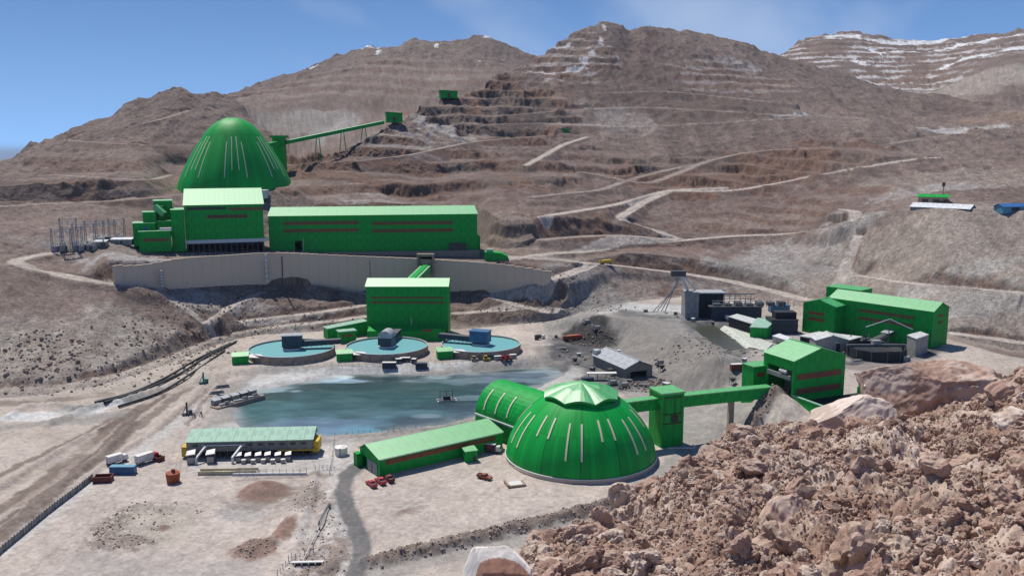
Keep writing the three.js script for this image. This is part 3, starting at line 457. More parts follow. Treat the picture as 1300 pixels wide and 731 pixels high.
const M = {
  green: sheet(.003, .37, .055, .5), greenRoof: sheet(.003, .37, .055, .5, { specularIntensity: 1, ior: 2.3 }), greenYellow: sheet(.010, .40, .032, .5), mintRoof: sheet(.32, .52, .40, .5),
  greyRoof: sheet(.42, .44, .46, .45), paleRoof: sheet(.58, .60, .58, .5), whiteRoof: sheet(.72, .74, .76, .5), greySheet: sheet(.33, .33, .32, .6), darkSheet: sheet(.03, .034, .04, .7), rustWall: sheet(.25, .25, .23, .7),
  stripe: mat(.16, .085, .03, .6), stripeRed: mat(.24, .06, .025, .6), strip: mat(.62, .60, .42, .35), dark: mat(.05, .05, .052, .8), shade: mat(.09, .085, .082, .9),
  concrete: mat(.56, .47, .39, .95), wallConcrete: mat(.55, .435, .34, .95), concreteD: mat(.34, .28, .235, .95), gutter: mat(.55, .56, .55, .5), steel: mat(.26, .27, .28, .5, { metalness: .5 }), steelD: mat(.07, .075, .085, .6, { metalness: .3 }), white: mat(.75, .75, .74, .5), navy: mat(.025, .045, .085, .5), blue: mat(.03, .13, .30, .5), bluePale: mat(.10, .32, .46, .5),
  yellow: mat(.62, .42, .02, .5), red: mat(.42, .02, .022, .4), redDark: mat(.17, .03, .022, .7), orange: mat(.33, .07, .025, .7), tyre: mat(.02, .02, .02, .9), glass: mat(.02, .025, .03, .08), teal: mat(.02, .16, .13, .6), wood: mat(.30, .22, .14, .9), brick: mat(.36, .27, .21, .9), pipe: mat(.03, .032, .035, .6), tarp: mat(.50, .55, .50, .6), cream: mat(.55, .50, .36, .7), pink: mat(.45, .04, .06, .45), lightbar: mat(.8, .8, .75, .5),
};
{ const s = tiled(256, (a, b) => .5 * tnoise(a, b, 4, 11) + .4 * tnoise(a, b, 16, 12) + .3 * tnoise(a, b, 64, 13) + .35 * tnoise(a, .3, 24, 14)); const t = texFrom(256, s, (x) => { const k = Math.max(90, Math.min(255, 232 + x * 30)); return [k, k * .985, k * .965]; }, true); for (const k of ['concrete', 'concreteD', 'stripe', 'stripeRed', 'dark', 'shade', 'tarp', 'brick', 'white', 'red', 'orange', 'redDark', 'yellow', 'navy', 'blue', 'bluePale', 'cream']) { M[k].map = t; } }

// a pitched-roof hall in its site's frame: axis 'x' or 'z' is the ridge; rp is where the ridge lies between front (0) and back (1)
function hall(g, x0, x1, z0, z1, H, R, o = {}) {
  const { axis = 'x', rp = .5, wall = M.green, roof = M.greenRoof, over = .6, y0 = -2.5, t = .5, front = [], left = [] } = o, e = .02, rect = (a, b, c, d) => [[a, c], [b, c], [b, d], [a, d]];
  if (axis === 'x') {
    const zr = lerp(z1, z0, rp);
    part('wall', prism(rect(x0, x1, y0, H), z1 - t, z1, front.map((h) => rect(...h))), wall, g);
    part('wall', box(x0, x1, y0, H, z0, z0 + t), wall, g);
    for (const [a, b] of [[x0 + e, x0 + t], [x1 - t, x1 - e]]) { const p = prism([[-z1 + t, y0], [-z0 - t, y0], [-z0 - t, H], [-zr, H + R - .1], [-z1 + t, H]], 0, b - a, a < (x0 + x1) / 2 ? left.map((h) => rect(...h)) : []); p.rotateY(Math.PI / 2); p.translate(a, 0, 0); part('end_wall', p, wall, g); }
    const s1 = R / Math.max(.1, z1 - zr), s0 = R / Math.max(.1, zr - z0);
    part('roof_slope', slab(V(x0 - over, H - s1 * over, z1 + over), V(x1 + over, H - s1 * over, z1 + over), V(x1 + over, H + R, zr), V(x0 - over, H + R, zr), .3), roof, g);
    if (zr - z0 > .5) part('roof_slope', slab(V(x0 - over, H + R, zr), V(x1 + over, H + R, zr), V(x1 + over, H - s0 * over, z0 - over), V(x0 - over, H - s0 * over, z0 - over), .3), roof, g);
  } else {
    const xr = lerp(x0, x1, rp);
    { const p = prism(rect(-z1, -z0, y0, H), 0, t, left.map((h) => rect(...h))); p.rotateY(Math.PI / 2); p.translate(x0, 0, 0); part('wall', p, wall, g); } part('wall', box(x1 - t, x1, y0, H, z0, z1), wall, g);
    for (const [a, b] of [[z0 + e, z0 + t], [z1 - t, z1 - e]]) part('end_wall', prism([[x0 + t, y0], [x1 - t, y0], [x1 - t, H], [xr, H + R - .1], [x0 + t, H]], a, b, a > (z0 + z1) / 2 ? front.map((h) => rect(...h)) : []), wall, g);
    const s0 = R / (xr - x0), s1 = R / (x1 - xr);
    part('roof_slope', slab(V(x0 - over, H - s0 * over, z1 + over), V(xr, H + R, z1 + over), V(xr, H + R, z0 - over), V(x0 - over, H - s0 * over, z0 - over), .3), roof, g);
    part('roof_slope', slab(V(xr, H + R, z1 + over), V(x1 + over, H - s1 * over, z1 + over), V(x1 + over, H - s1 * over, z0 - over), V(xr, H + R, z0 - over), .3), roof, g);
    part('ridge_cap', box(xr - .5, xr + .5, H + R + .1, H + R + .55, z0 - over, z1 + over), o.cap || roof, g);
  }
}
function flatBlock(g, name, x0, x1, y0, y1, z0, z1, wall, roof = wall) { const m = part(name, box(x0, x1, y0, y1, z0, z1), wall, g); part('roof', box(x0 - .3, x1 + .3, y1, y1 + .4, z0 - .3, z1 + .3), roof, m); return m; }
const louvre = (g, x0, x1, y0, y1, z, m = M.stripe) => part('louvre_band', box(x0, x1, y0, y1, z, z + .25), m, g);
const onWall = (g, px, py, zLocal) => { g.updateMatrixWorld(); const r = bearing(px, py), inv = g.matrixWorld.clone().invert(), o = V(0, EYE, 0).applyMatrix4(inv), e = V(r[0], EYE + r[1], r[2]).applyMatrix4(inv).sub(o), t = (zLocal - o.z) / e.z; return o.addScaledVector(e, t); };   // where a bearing meets the wall plane z = zLocal

// ================================================================ upper terrace: mill and concentrator
const MILL_Y = 52;
{ // long mill hall
  const a = D(342, 322, 760), b = D(606, 322, 760); const [g, L] = site('mill_hall', 'very long green mill hall with pale sunlit roof above the retaining wall', 'building', a, b, MILL_Y);
  const H = yAt(a, 341, 274.5) - MILL_Y, x0 = -L / 2, x1 = L / 2; const dp = onWall(g, 374, 306, 0), dq = onWall(g, 383, 317, 0); hall(g, x0, x1, -52, 0, H, 5.5, { rp: .5, y0: -16, roof: M.greenRoof, front: [[dp.x, dq.x, 1.3, dp.y]] });
  for (const py of [[281.5, 284.5], [291, 294]]) for (const px of [[359, 455], [472, 575]]) { const p = onWall(g, px[0], py[0], 0), q = onWall(g, px[1], py[1], 0); louvre(g, p.x, q.x, q.y, p.y, 0); }
  part('floor_slab', box(x0 + 1, x1 - 1, -1, 1, -50, -1), M.concreteD, g);
  part('downpipe', pole(V(onWall(g, 384.5, 297, 0).x, 0, .35), V(onWall(g, 384.5, 297, 0).x, 13, .35), .22), M.gutter, g);
  part('plinth', box(x0 - 1, x1 + 1, -16, 1.2, .3, 6), M.concreteD, g);
  part('lean_to', box(x1 - 24, x1 - 10, 1.2, 7, .3, 5), M.shade, g);
  part('wall', box(x1 + .02, x1 + 3, -10, 12, -30, -4), M.green, g);
}
{ // tall hall left of it
  const a = D(236.5, 322, 753), b = D(335.8, 321, 753); const [g, L] = site('concentrator_hall', 'tall square green hall with white roof in front of the pointed dome', 'building', a, b, MILL_Y);
  const H = yAt(a, 236, 260.5) - MILL_Y, x0 = -L / 2, x1 = L / 2, ym = onWall(g, 237, 306, 0).y; hall(g, x0, x1, -52, 0, H, 11, { rp: .8, y0: ym, over: 1, roof: M.greenRoof });
  for (const [u, v, c, d, m] of [[237, 287, 263.5, 265.8, M.dark], [290, 334, 263.5, 266.5, M.stripe], [262, 314, 273, 276.5, M.stripe]]) { const p = onWall(g, u, c, 0), q = onWall(g, v, d, 0); louvre(g, p.x, q.x, q.y, p.y, 0, m); }
  for (let i = 0; i < 9; i++) { const p = onWall(g, 264 + i * 5.6, 273.5, .3), q = onWall(g, 267 + i * 5.6, 276, .3); part('window', box(p.x, q.x, q.y, p.y, .26, .36), M.dark, g); }
  part('floor_slab', box(x0 + .6, x1 - .6, ym, ym + .8, -50, -.6), M.concreteD, g); part('back_wall', box(x0, x1, -9, ym, -50, -49), M.concreteD, g); part('side_wall', box(x0, x0 + .8, -9, ym, -49, -2), M.concreteD, g); part('side_wall', box(x1 - .8, x1, -9, ym, -49, -2), M.concreteD, g); part('ground_slab', box(x0, x1, -9, -6, -49, -.6), M.concreteD, g);
  part('apron', box(x0, x1 + 2, ym - 2.2, ym + .6, -1, 1.2), M.gutter, g);
  for (let i = 0; i < 15; i++) { const x = lerp(x0 + 1, x1 - 1, i / 14); part('column', box(x - .4, x + .4, -9, ym - 2.2, -.4, .4), M.steelD, g); }
  for (let i = 0; i < 14; i++) { const x = lerp(x0 + 4, x1 - 4, i / 13), h = 2 + 4 * Math.abs(NT[i * 31]); part('pump', box(x - 1.3, x + 1.3, -6, -6 + h, -2.6, -.6), i % 3 ? M.steel : M.steelD, g); }
  part('plinth', box(x0 + 3, x1 + 4, -12, -5, .6, 4), M.concreteD, g);
}
{ // stepped screening house on the left
  const a = D(175, 320, 744), b = D(236, 320, 744); const [g, L] = site('screening_house', 'stepped cluster of small green blocks left of the tall white roofed hall', 'building', a, b, MILL_Y);
  const blk = (px0, px1, py0, py1, z1, dep, m = M.green) => { const p = onWall(g, px0, py0, z1), q = onWall(g, px1, py1, z1); return flatBlock(g, 'block', p.x, q.x, q.y, p.y, z1 - dep, z1, m, M.greenRoof); };
  blk(175, 218, 294.5, 319, 0, 20); blk(167.5, 198, 284, 312, -8, 18); blk(180, 199, 270, 300, -14, 14); blk(194, 220.5, 255.5, 300, -24, 18); blk(216, 236, 267, 319, -6, 26); blk(198, 219, 281, 300, -12, 14);
  const s = blk(200, 208, 262, 290, -20, 5, M.green); s.name = 'chute';
  part('gallery', bar(onWall(g, 196, 262, -18), onWall(g, 208, 272, -14), 4, 4), M.greenRoof, g);
  const p = onWall(g, 202, 289, -.5), q = onWall(g, 217, 291.5, -.5); part('canopy', box(p.x, q.x, q.y, p.y, -.6, 3), M.white, g);
  const u = onWall(g, 181, 303, 0), w = onWall(g, 213, 306, 0); louvre(g, u.x, w.x, w.y, u.y, 0);
  const s1 = onWall(g, 181.5, 287, -7.8), s2 = onWall(g, 186.5, 291.5, -7.8); part('sign', box(s1.x, s2.x, s2.y, s1.y, -7.9, -7.6), M.blue, g);
  part('plinth', box(-L / 2, L / 2, -10, 1, .2, 3), M.concreteD, g);
}
{ // low green shed at the right end of the mill
  const a = D(615, 329, 735), b = D(645, 331, 735), [g, L] = site('conveyor_shed', 'low green sloping shed at the right end of the long mill hall', 'shed', a, b, a.y);
  part('wall', prism([[-L / 2, -3], [L / 2, -3], [L / 2, 2], [L / 2 - 6, 5], [-L / 2, 6]], -12, 0), M.green, g); part('roof', box(-L / 2 + 2, -L / 2 + 7, 6, 8, -8, -2), M.mintRoof, g);
}
{ // retaining wall of cast panels
  const n = topPts.length, curve = new THREE.CatmullRomCurve3(topPts.map((p) => V(p.x, p.y, p.z)), false, 'centripetal'), foot = TOP.map(([px], i) => D(px, FOOT[px], rng(topPts[i])).y), N = 46;
  const mid = curve.getPoint(.5), g = thing('retaining_wall', 'long grey concrete retaining wall below the mill hall', 'wall', V(mid.x, 20, mid.z));
  const pts = curve.getSpacedPoints(N); let k = 0;
  for (let i = 0; i < N; i++) {
    const a = pts[i], b = pts[i + 1], t = (i + .5) / N, px = 650 + (a.x + b.x) / 2 / -((a.z + b.z) / 2) * FOCAL * .985; while (k < n - 2 && px > TOP[k + 1][0]) k++;
    const fy = lerp(foot[k], foot[k + 1], Math.min(1, Math.max(0, (px - TOP[k][0]) / (TOP[k + 1][0] - TOP[k][0])))), ty = (a.y + b.y) / 2 + .3, L = flatDist(a, b);
    const m = part('panel', box(-L / 2 + .05, L / 2 - .05, fy - 4, ty, -.5, 1.2 + .06 * (i % 2)), M.wallConcrete, g); m.position.set((a.x + b.x) / 2 - mid.x, -20, (a.z + b.z) / 2 - mid.z); m.rotation.y = turnOf(a, b);
    part('coping', box(-L / 2, L / 2, ty, ty + .6, -.8, 1.5), M.concrete, m);
  }
  for (const [px, y0, y1, w, m] of [[358.5, 325, 352, .5, M.shade], [585, 340, 368, .35, M.shade], [637, 344, 366, .3, M.shade], [470, 330, 362, .25, M.shade]]) { const p = D(px, y0, 722), q = D(px, y1, 722); part('drain', box(-w, w, 0, p.y - q.y, 0, .5), m, g).position.set(q.x - mid.x, q.y - 20, q.z - mid.z); }
}
for (const [px, y0, y1, d, lab] of [[338.5, 322, 356, 727, 'tall pale drop pipe on the retaining wall below the hall gap'], [205, 343, 362, 702, 'short grey lattice drop chute at the left of the retaining wall']]) {
  const p = D(px, y0, d), q = D(px, y1, d), g = thing('drop_pipe', lab, 'pipe', q); part('pipe', pole(V(0, -1, 0), V(0, p.y - q.y, 0), .9), M.gutter, g);
  for (let i = 0; i < 5; i++) part('clamp', box(-1.3, 1.3, (p.y - q.y) * (i + .3) / 5, (p.y - q.y) * (i + .3) / 5 + .5, -1, 1.3), M.steel, g);
}
{ // portal in the wall and the gallery that leaves it
  const p = D(540.5, 345, 722), g = thing('wall_portal', 'black square conveyor portal at the top of the retaining wall', 'portal', p); part('jamb', [box(-7, -5.5, -4, 13, -2, 3), box(5.5, 7, -4, 13, -2, 3), box(-7, 7, 13, 15, -2, 3)], M.concreteD, g); part('tunnel', [box(-5.4, -5, -4, 13, -20, 1.4), box(5, 5.4, -4, 13, -20, 1.4), box(-5, 5, 12.6, 13, -20, 1.4), box(-5, 5, -4, 13, -20.4, -20)], M.concreteD, g);
  const a = D(541, 340, 719), b = D(520, 361, 655), h = thing('conveyor_gallery', 'short green conveyor gallery leading down from the wall portal', 'conveyor', b); b.y = yAt(b, 520, 361); const d = a.clone().sub(b);
  part('gallery', bar(V(0, 0, 0), d, 8.5, 5), M.greenRoof, h); part('ridge', bar(V(0, 2.8, 0), d.clone().add(V(0, 2.8, 0)), 4, .8), M.green, h); part('trestle', [pole(V(-3, -24, 0), V(-3, -2, 0), .4), pole(V(3, -24, 0), V(3, -2, 0), .4)], M.steel, h);
}
// ================================================================ pointed dome with its transfer tower and uphill belt
function domeShell(g, prof, N, mat_, gap = .003) { const parent = 'cladding_panel'; for (let i = 0; i < N; i++) { const l = new THREE.LatheGeometry(prof.map(([r, y]) => new THREE.Vector2(r, y)), 4, i / N * Math.PI * 2 + gap, Math.PI * 2 / N - gap * 2); part(parent, l, mat_, g, true); } part('liner', new THREE.LatheGeometry(prof.map(([r, y]) => new THREE.Vector2(Math.max(.01, r - .25), y - .2)), 48), M.shade, g, true); }
const profAt = (prof, y) => { for (let i = 0; i < prof.length - 1; i++) { const [r0, a] = prof[i], [r1, b] = prof[i + 1]; if ((y - a) * (y - b) <= 0) return lerp(r0, r1, (y - a) / (b - a || 1)); } return 0; };
function domeStrip(g, prof, ang, y0, y1, w, m, name = 'skylight_strip') { const n = 7, gs = []; for (let i = 0; i < n; i++) { const ya = lerp(y0, y1, i / n), yb = lerp(y0, y1, (i + 1) / n), ra = profAt(prof, ya) + .12, rb = profAt(prof, yb) + .12; gs.push(bar(V(Math.sin(ang) * ra, ya, Math.cos(ang) * ra), V(Math.sin(ang) * rb, yb, Math.cos(ang) * rb), w, .3)); } return part(name, gs, m, g); }
{
  const c = D(299, 243, 952), g = thing('pointed_dome', 'tall pointed green stockpile dome on the hillside above the halls', 'dome', c); const top = yAt(c, 299, 149) - c.y, R = 58;
  const prof = [[R, -8], [R, 0], [R * .945, .14 * top], [R * .86, .29 * top], [R * .75, .45 * top], [R * .625, .61 * top], [R * .48, .775 * top], [R * .395, .855 * top], [R * .295, .922 * top], [R * .17, .975 * top], [R * .07, .996 * top], [.01, top]];
  const cv = new THREE.SplineCurve(prof.slice(1).map(([r, y]) => new THREE.Vector2(r, y))), fine = [[R, -8], ...cv.getPoints(44).map((v) => [Math.max(.01, v.x), v.y])]; domeShell(g, fine, 12, M.green, .0008);
  const fa = Math.atan2(-c.x, -c.z);                                // bearing of the camera from the dome
  for (let k = -3; k <= 3; k++) for (let j = 0; j < 4; j++) { const inner = j === 1 || j === 2; domeStrip(g, fine, fa + k * .92 + (j - 1.4) * .135, (inner ? .31 : .21) * top, (inner ? .74 : .67) * top, .8, M.strip); }
  part('base_ring', new THREE.CylinderGeometry(R + .8, R + .8, 6, 48, 1, false).translate(0, -4.5, 0), M.concreteD, g, true);
  part('annex', box(-57, -49, -8, 5, 20, 28), M.green, g); part('annex', box(16, 46, -4, 4, 44, 56), M.white, g);
}
{
  const p = D(355.5, 215, 1000), g = thing('transfer_tower', 'slim green transfer tower right of the pointed dome', 'tower', p), h = yAt(p, 355.5, 175) - p.y; part('wall', box(-6, 6, -22, h, -6, 6), M.green, g); part('roof', box(-8.5, 8.5, h, h + 2.5, -8, 8), M.green, g);
  const q = D(355, 181, 998), r = D(340, 184.5, 975), a = thing('conveyor_gallery', 'short green belt gallery joining the pointed dome to its slim tower', 'conveyor', q); part('gallery', bar(V(0, 0, 0), r.sub(q), 5, 4.5), M.green, a);
  const e = D(486, 155.5, 1128), s = D(362, 181, 1000), b = thing('conveyor_gallery', 'long thin green belt gallery climbing the hillside behind the slim tower', 'conveyor', s), dv = e.clone().sub(s); part('gallery', bar(V(0, 0, 0), dv, 4, 3.6), M.green, b); part('roof', bar(V(0, 2.0, 0), dv.clone().add(V(0, 2.0, 0)), 4.4, .4), M.greenRoof, b);
  for (const t of [.3, .55, .78]) { const m = dv.clone().multiplyScalar(t), y = groundY(s.x + m.x, s.z + m.z) - s.y - 3; part('trestle', [bar(m.clone().setY(y).add(V(-4, 0, 0)), m.clone().add(V(-1.5, -2, 0)), .9), bar(m.clone().setY(y).add(V(4, 0, 0)), m.clone().add(V(1.5, -2, 0)), .9)], M.green, b); }
  for (const [px, py, d, w, hh, lab] of [[500, 152.5, 1140, 20, 8, 'green crusher house at the top of the climbing belt gallery'], [569, 122, 1268, 24, 6, 'small flat green shed highest on the hillside behind the crusher house'], [712, 167.5, 1225, 18, 3, 'tiny green hut on the middle shelf of the central mountain']]) { const o = D(px, py, d), k = thing('hill_house', lab, 'building', o, .2); part('wall', box(-w / 2, w / 2, -3, hh, -8, 8), M.green, k); part('roof', prism([[-w / 2 - 1, hh], [w / 2 + 1, hh], [w / 2 + 1, hh + .8], [-w / 2 - 1, hh + 2]], -9, 9), M.green, k); part('door', box(-2, 2, -2, 4, 8, 8.3), M.shade, k); }
}
// ================================================================ filter house and the three thickeners
const PADY = 2.5;
{
  const a = G(466, 428, PADY), b = G(569, 428, PADY), [g, L] = site('filter_house', 'tall green filter house with pale roof edge behind the thickener tanks', 'building', a, b, PADY), H = yAt(a, 466, 363.5) - PADY, x0 = -L / 2, x1 = L / 2; hall(g, x0, x1, -24, 0, H, 4.2, { over: .8, roof: M.greenRoof });
  for (const [c, d] of [[376.5, 379], [382.8, 385.4]]) { const p = onWall(g, 470.5, c, 0), q = onWall(g, 564, d, 0); louvre(g, p.x, q.x, q.y, p.y, 0); }
  part('downpipe', pole(V(3, 4, .4), V(3, 14, .4), .3), M.gutter, g);
  part('lean_to', prism([[-12, 0], [-.3, 0], [-.3, 9.5], [-12, 7]], 0, L - 4).rotateY(-Math.PI / 2).translate(x1 - 2, 0, 0), M.green, g).scale.z = -1;
  part('block', box(x1 - 16, x1 - 4, 0, 9, 2, 13), M.green, g); const p = onWall(g, 536, 418, 13), q = onWall(g, 549, 421, 13); louvre(g, p.x, q.x, q.y, p.y, 13, M.stripeRed);
}
{
  const a = G(416, 431, PADY), b = G(467, 425, PADY), [g, L] = site('pump_annex', 'low green annex with pale mono pitch roof left of the filter house', 'building', a, b, PADY), H = yAt(a, 416, 418) - PADY;
  part('wall', prism([[-L / 2, -1], [L / 2, -1], [L / 2, H + 2.5], [-L / 2, H]], -9, 0), M.green, g); part('roof', slab(V(-L / 2 - .5, H, .6), V(L / 2, H + 2.6, .6), V(L / 2, H + 2.6, -9.5), V(-L / 2 - .5, H, -9.5), .5), M.mintRoof, g);
  const c = G(431, 436, PADY), d = G(452, 434, PADY), [k, L2] = site('green_hut', 'small green hut with mint roof between the first two thickener tanks', 'hut', c, d, PADY); part('wall', box(-L2 / 2, L2 / 2, -1, 8, -7, 0), M.green, k); part('roof', box(-L2 / 2 - .6, L2 / 2 + .6, 8, 8.6, -8, .8), M.mintRoof, k); part('louvre_band', box(-4, 4, 4.5, 5.8, 0, .3), M.stripeRed, k);
}
const RIM_H = 5, froth = mat(.115, .335, .355, .45);
[[370, 441.5, 54, 'left', 'with a dark covered bridge from its right rim'], [491, 438.5, 52, 'middle', 'with a round topped drive house seen end on'], [610.5, 436, 50.5, 'right', 'with a blue drive house near its centre']].forEach(([px, py, hw, which, what], i) => {
  const c = G(px, py, PADY + RIM_H), e = G(px + hw, py, PADY + RIM_H), R = flatDist(c, e); c.y = PADY; const g = thing('thickener_tank', `${which} turquoise thickener tank ${what}`, 'tank', c, 0, 'thickener tanks behind the pond');
  const N = 24; for (let k = 0; k < N; k++) { const ln = new THREE.LatheGeometry([[R, -1], [R, RIM_H], [R - .8, RIM_H], [R - .8, RIM_H - 2]].map((v) => new THREE.Vector2(...v)), 3, k / N * Math.PI * 2 + .004, Math.PI * 2 / N - .008); part('wall_segment', ln.toNonIndexed(), M.concreteD, g); }
  part('launder', new THREE.TorusGeometry(R - .3, .28, 6, 72).rotateX(Math.PI / 2).translate(0, RIM_H + .2, 0), M.gutter, g, true);
  part('slurry', new THREE.CircleGeometry(R - .6, 72).rotateX(-Math.PI / 2).translate(0, RIM_H - .8, 0), froth, g, true);
  const a = [.17, 1.45, 2.80][i], ux = Math.cos(a), uz = -Math.sin(a), end = V(ux * (R + 4), RIM_H + 3.5, uz * (R + 4));
  const br = part('bridge', [bar(V(0, RIM_H + 2.2, 0), end, 4.2, 3.2)], M.navy, g); part('bridge_roof', bar(V(ux * 2, RIM_H + 4.4, uz * 2), end.clone().add(V(0, 1.4, 0)), 4.8, .35), M.steelD, br);
  for (let k = 1; k < 9; k++) part('bracing', pole(V(ux * R * k / 9 + uz * 2.2, RIM_H - .2, uz * R * k / 9 - ux * 2.2), V(ux * R * (k + .5) / 9 + uz * 2.2, RIM_H + 2, uz * R * (k + .5) / 9 - ux * 2.2), .16), M.steel, br);
  const dh = thing('drive_house', ['dark blue box drive house over the left thickener tank', 'grey round roofed drive house over the middle thickener tank', 'bright blue drive house over the right thickener tank'][i], 'cabin', V(c.x, PADY + RIM_H + 1.2, c.z), a);
  if (i === 1) { const s = new THREE.CylinderGeometry(4.8, 4.8, 12, 14, 1, false, -Math.PI / 2, Math.PI).rotateX(-Math.PI / 2).rotateY(Math.PI / 2).translate(0, 5, 0); part('roof', s.toNonIndexed(), M.greyRoof, dh); part('wall', box(-6, 6, 0, 5, -4.6, 4.6), M.navy, dh); }
  else { part('wall', box(-6, 7, 0, 7.5, -4, 4), i === 2 ? M.blue : M.navy, dh); part('roof', box(-6.4, 7.4, 7.5, 8, -4.4, 4.4), i === 2 ? M.blue : M.greyRoof, dh); }
  part('collar', new THREE.CylinderGeometry(6.2, 6.2, 1.2, 20).translate(0, -1.6, 0), M.gutter, dh, true);
  const q = on(...[[309, 461], [441, 457.5], [568, 454.5]][i], PADY), h = thing('sampling_hut', `small green hut with white canopy below the ${which} thickener tank`, 'hut', q, .25); part('wall', box(-7, 3, -1, 5, -3, 3), M.green, h); part('roof', slab(V(-7.4, 5, 3.4), V(3.4, 5, 3.4), V(3.4, 6.4, -3.4), V(-7.4, 6.4, -3.4), .4), M.greenRoof, h); part('canopy', slab(V(3.5, 4.2, 3.6), V(13, 3.6, 5), V(11, 4.6, -1.5), V(3.5, 5, -2.5), .35), M.white, h); part('post', [pole(V(11.6, -1, 4.4), V(11.6, 3.6, 4.4), .2), pole(V(10.6, -1, -.6), V(10.6, 4.2, -.6), .2)], M.steel, h);
});
// ================================================================ ponds
{
  const col = (w, hgt, f) => { const d = new Uint8Array(w * hgt * 4); for (let j = 0; j < hgt; j++) for (let i = 0; i < w; i++) { const c = f(i / w, 1 - j / hgt), o = (j * w + i) * 4; d[o] = c[0]; d[o + 1] = c[1]; d[o + 2] = c[2]; d[o + 3] = 255; } const t = new THREE.DataTexture(d, w, hgt); t.colorSpace = THREE.SRGBColorSpace; t.magFilter = THREE.LinearFilter; t.needsUpdate = true; return t; };
  const b = bounds(POND, 14), w = b[1] - b[0], hh = b[3] - b[2], y = -1.5;
  const at = (px, py) => { const g = G(px, py, y); return [g.x, g.z]; };
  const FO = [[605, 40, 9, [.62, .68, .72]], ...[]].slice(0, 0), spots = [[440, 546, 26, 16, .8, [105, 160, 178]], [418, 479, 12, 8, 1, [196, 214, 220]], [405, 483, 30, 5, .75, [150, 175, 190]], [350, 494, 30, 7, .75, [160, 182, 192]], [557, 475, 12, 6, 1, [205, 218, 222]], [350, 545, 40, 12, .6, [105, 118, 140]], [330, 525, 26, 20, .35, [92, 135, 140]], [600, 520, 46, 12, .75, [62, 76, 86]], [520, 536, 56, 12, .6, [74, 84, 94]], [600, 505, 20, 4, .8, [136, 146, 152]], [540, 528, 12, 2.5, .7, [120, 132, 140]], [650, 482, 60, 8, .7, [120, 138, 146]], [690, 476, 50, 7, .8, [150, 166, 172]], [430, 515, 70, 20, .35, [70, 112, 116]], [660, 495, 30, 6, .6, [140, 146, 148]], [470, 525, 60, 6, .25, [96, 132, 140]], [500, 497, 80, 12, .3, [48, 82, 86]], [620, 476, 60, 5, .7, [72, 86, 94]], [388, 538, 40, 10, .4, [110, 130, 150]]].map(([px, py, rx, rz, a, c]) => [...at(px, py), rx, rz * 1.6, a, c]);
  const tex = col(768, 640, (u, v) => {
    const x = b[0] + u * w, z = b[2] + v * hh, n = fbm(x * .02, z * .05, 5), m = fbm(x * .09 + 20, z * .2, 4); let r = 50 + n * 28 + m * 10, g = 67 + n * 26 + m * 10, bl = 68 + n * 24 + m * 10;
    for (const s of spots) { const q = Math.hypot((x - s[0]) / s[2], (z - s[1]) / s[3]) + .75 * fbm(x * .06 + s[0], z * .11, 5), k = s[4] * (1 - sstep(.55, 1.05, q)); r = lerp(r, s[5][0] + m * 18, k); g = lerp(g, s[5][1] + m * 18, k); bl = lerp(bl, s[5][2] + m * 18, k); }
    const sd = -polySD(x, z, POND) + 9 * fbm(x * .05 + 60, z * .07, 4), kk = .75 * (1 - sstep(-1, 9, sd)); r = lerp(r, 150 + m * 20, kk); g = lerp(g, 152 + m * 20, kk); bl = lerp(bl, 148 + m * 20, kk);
    return [r, g, bl];
  });
  const bump = texFrom(256, tiled(256, (a, c) => tnoise(a, c, 40, 21) + .6 * tnoise(a, c, 90, 22)), (x) => { const k = 128 + x * 60; return [k, k, k]; }); bump.repeat.set(8, 8);
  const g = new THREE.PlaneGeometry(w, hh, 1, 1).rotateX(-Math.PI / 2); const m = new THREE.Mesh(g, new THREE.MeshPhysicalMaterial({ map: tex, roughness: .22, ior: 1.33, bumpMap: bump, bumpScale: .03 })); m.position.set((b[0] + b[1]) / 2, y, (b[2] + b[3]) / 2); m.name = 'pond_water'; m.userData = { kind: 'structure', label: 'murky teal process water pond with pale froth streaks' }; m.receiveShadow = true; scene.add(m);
  const sp = bounds(SMALL_POND, 4), s = new THREE.Mesh(new THREE.PlaneGeometry(sp[1] - sp[0], sp[3] - sp[2]).rotateX(-Math.PI / 2), mat(.055, .058, .042, .25)); s.position.set((sp[0] + sp[1]) / 2, 12.2, (sp[2] + sp[3]) / 2); s.name = 'settling_pond_water'; s.userData = { kind: 'structure', label: 'small dark olive settling pond beside the pale liner' }; scene.add(s);
}
// ================================================================ round dome, vault and long shed in the yard
{
  const A = G(482, 606, 0), B = G(638, 569, 0), F = G(449.5, 591, 0), W = flatDist(A, F) * .96; const [g, L] = site('storage_shed', 'long low bright green shed with brown band reaching to the round dome', 'shed', A, B, 0), H = yAt(A, 481.5, 583.5);
  hall(g, -L / 2, L / 2, -W, 0, H, 3.2, { rp: .68, wall: M.green, roof: M.greenRoof, over: .5, left: [[W * .66, W * .9, .2, H * .68]] });
  const p = onWall(g, 487, 588, 0), q = onWall(g, 627, 549, 0); louvre(g, -L / 2 + 3, L / 2 - 4, H * .62, H * .86, 0, M.stripeRed);
  part('gutter', box(-L / 2, L / 2, H - .25, H + .1, .3, .7), M.gutter, g);
  for (const [z0, z1, m] of [[-W * .58, -W * .36, M.greySheet], [-W * .33, -W * .12, M.greySheet]]) part('door', box(-L / 2 - .3, -L / 2 - .01, 0, H * .68, z0, z1), m, g);
  part('plinth', box(-L / 2 - .3, L / 2, -1, .5, .02, .4), M.concreteD, g);
  part('side_porch', box(-L / 2 - 2.5, -L / 2, 0, 6, -W - 1.5, -W + 2), M.green, g);
}
const domeC = G(737, 578.5, 0);
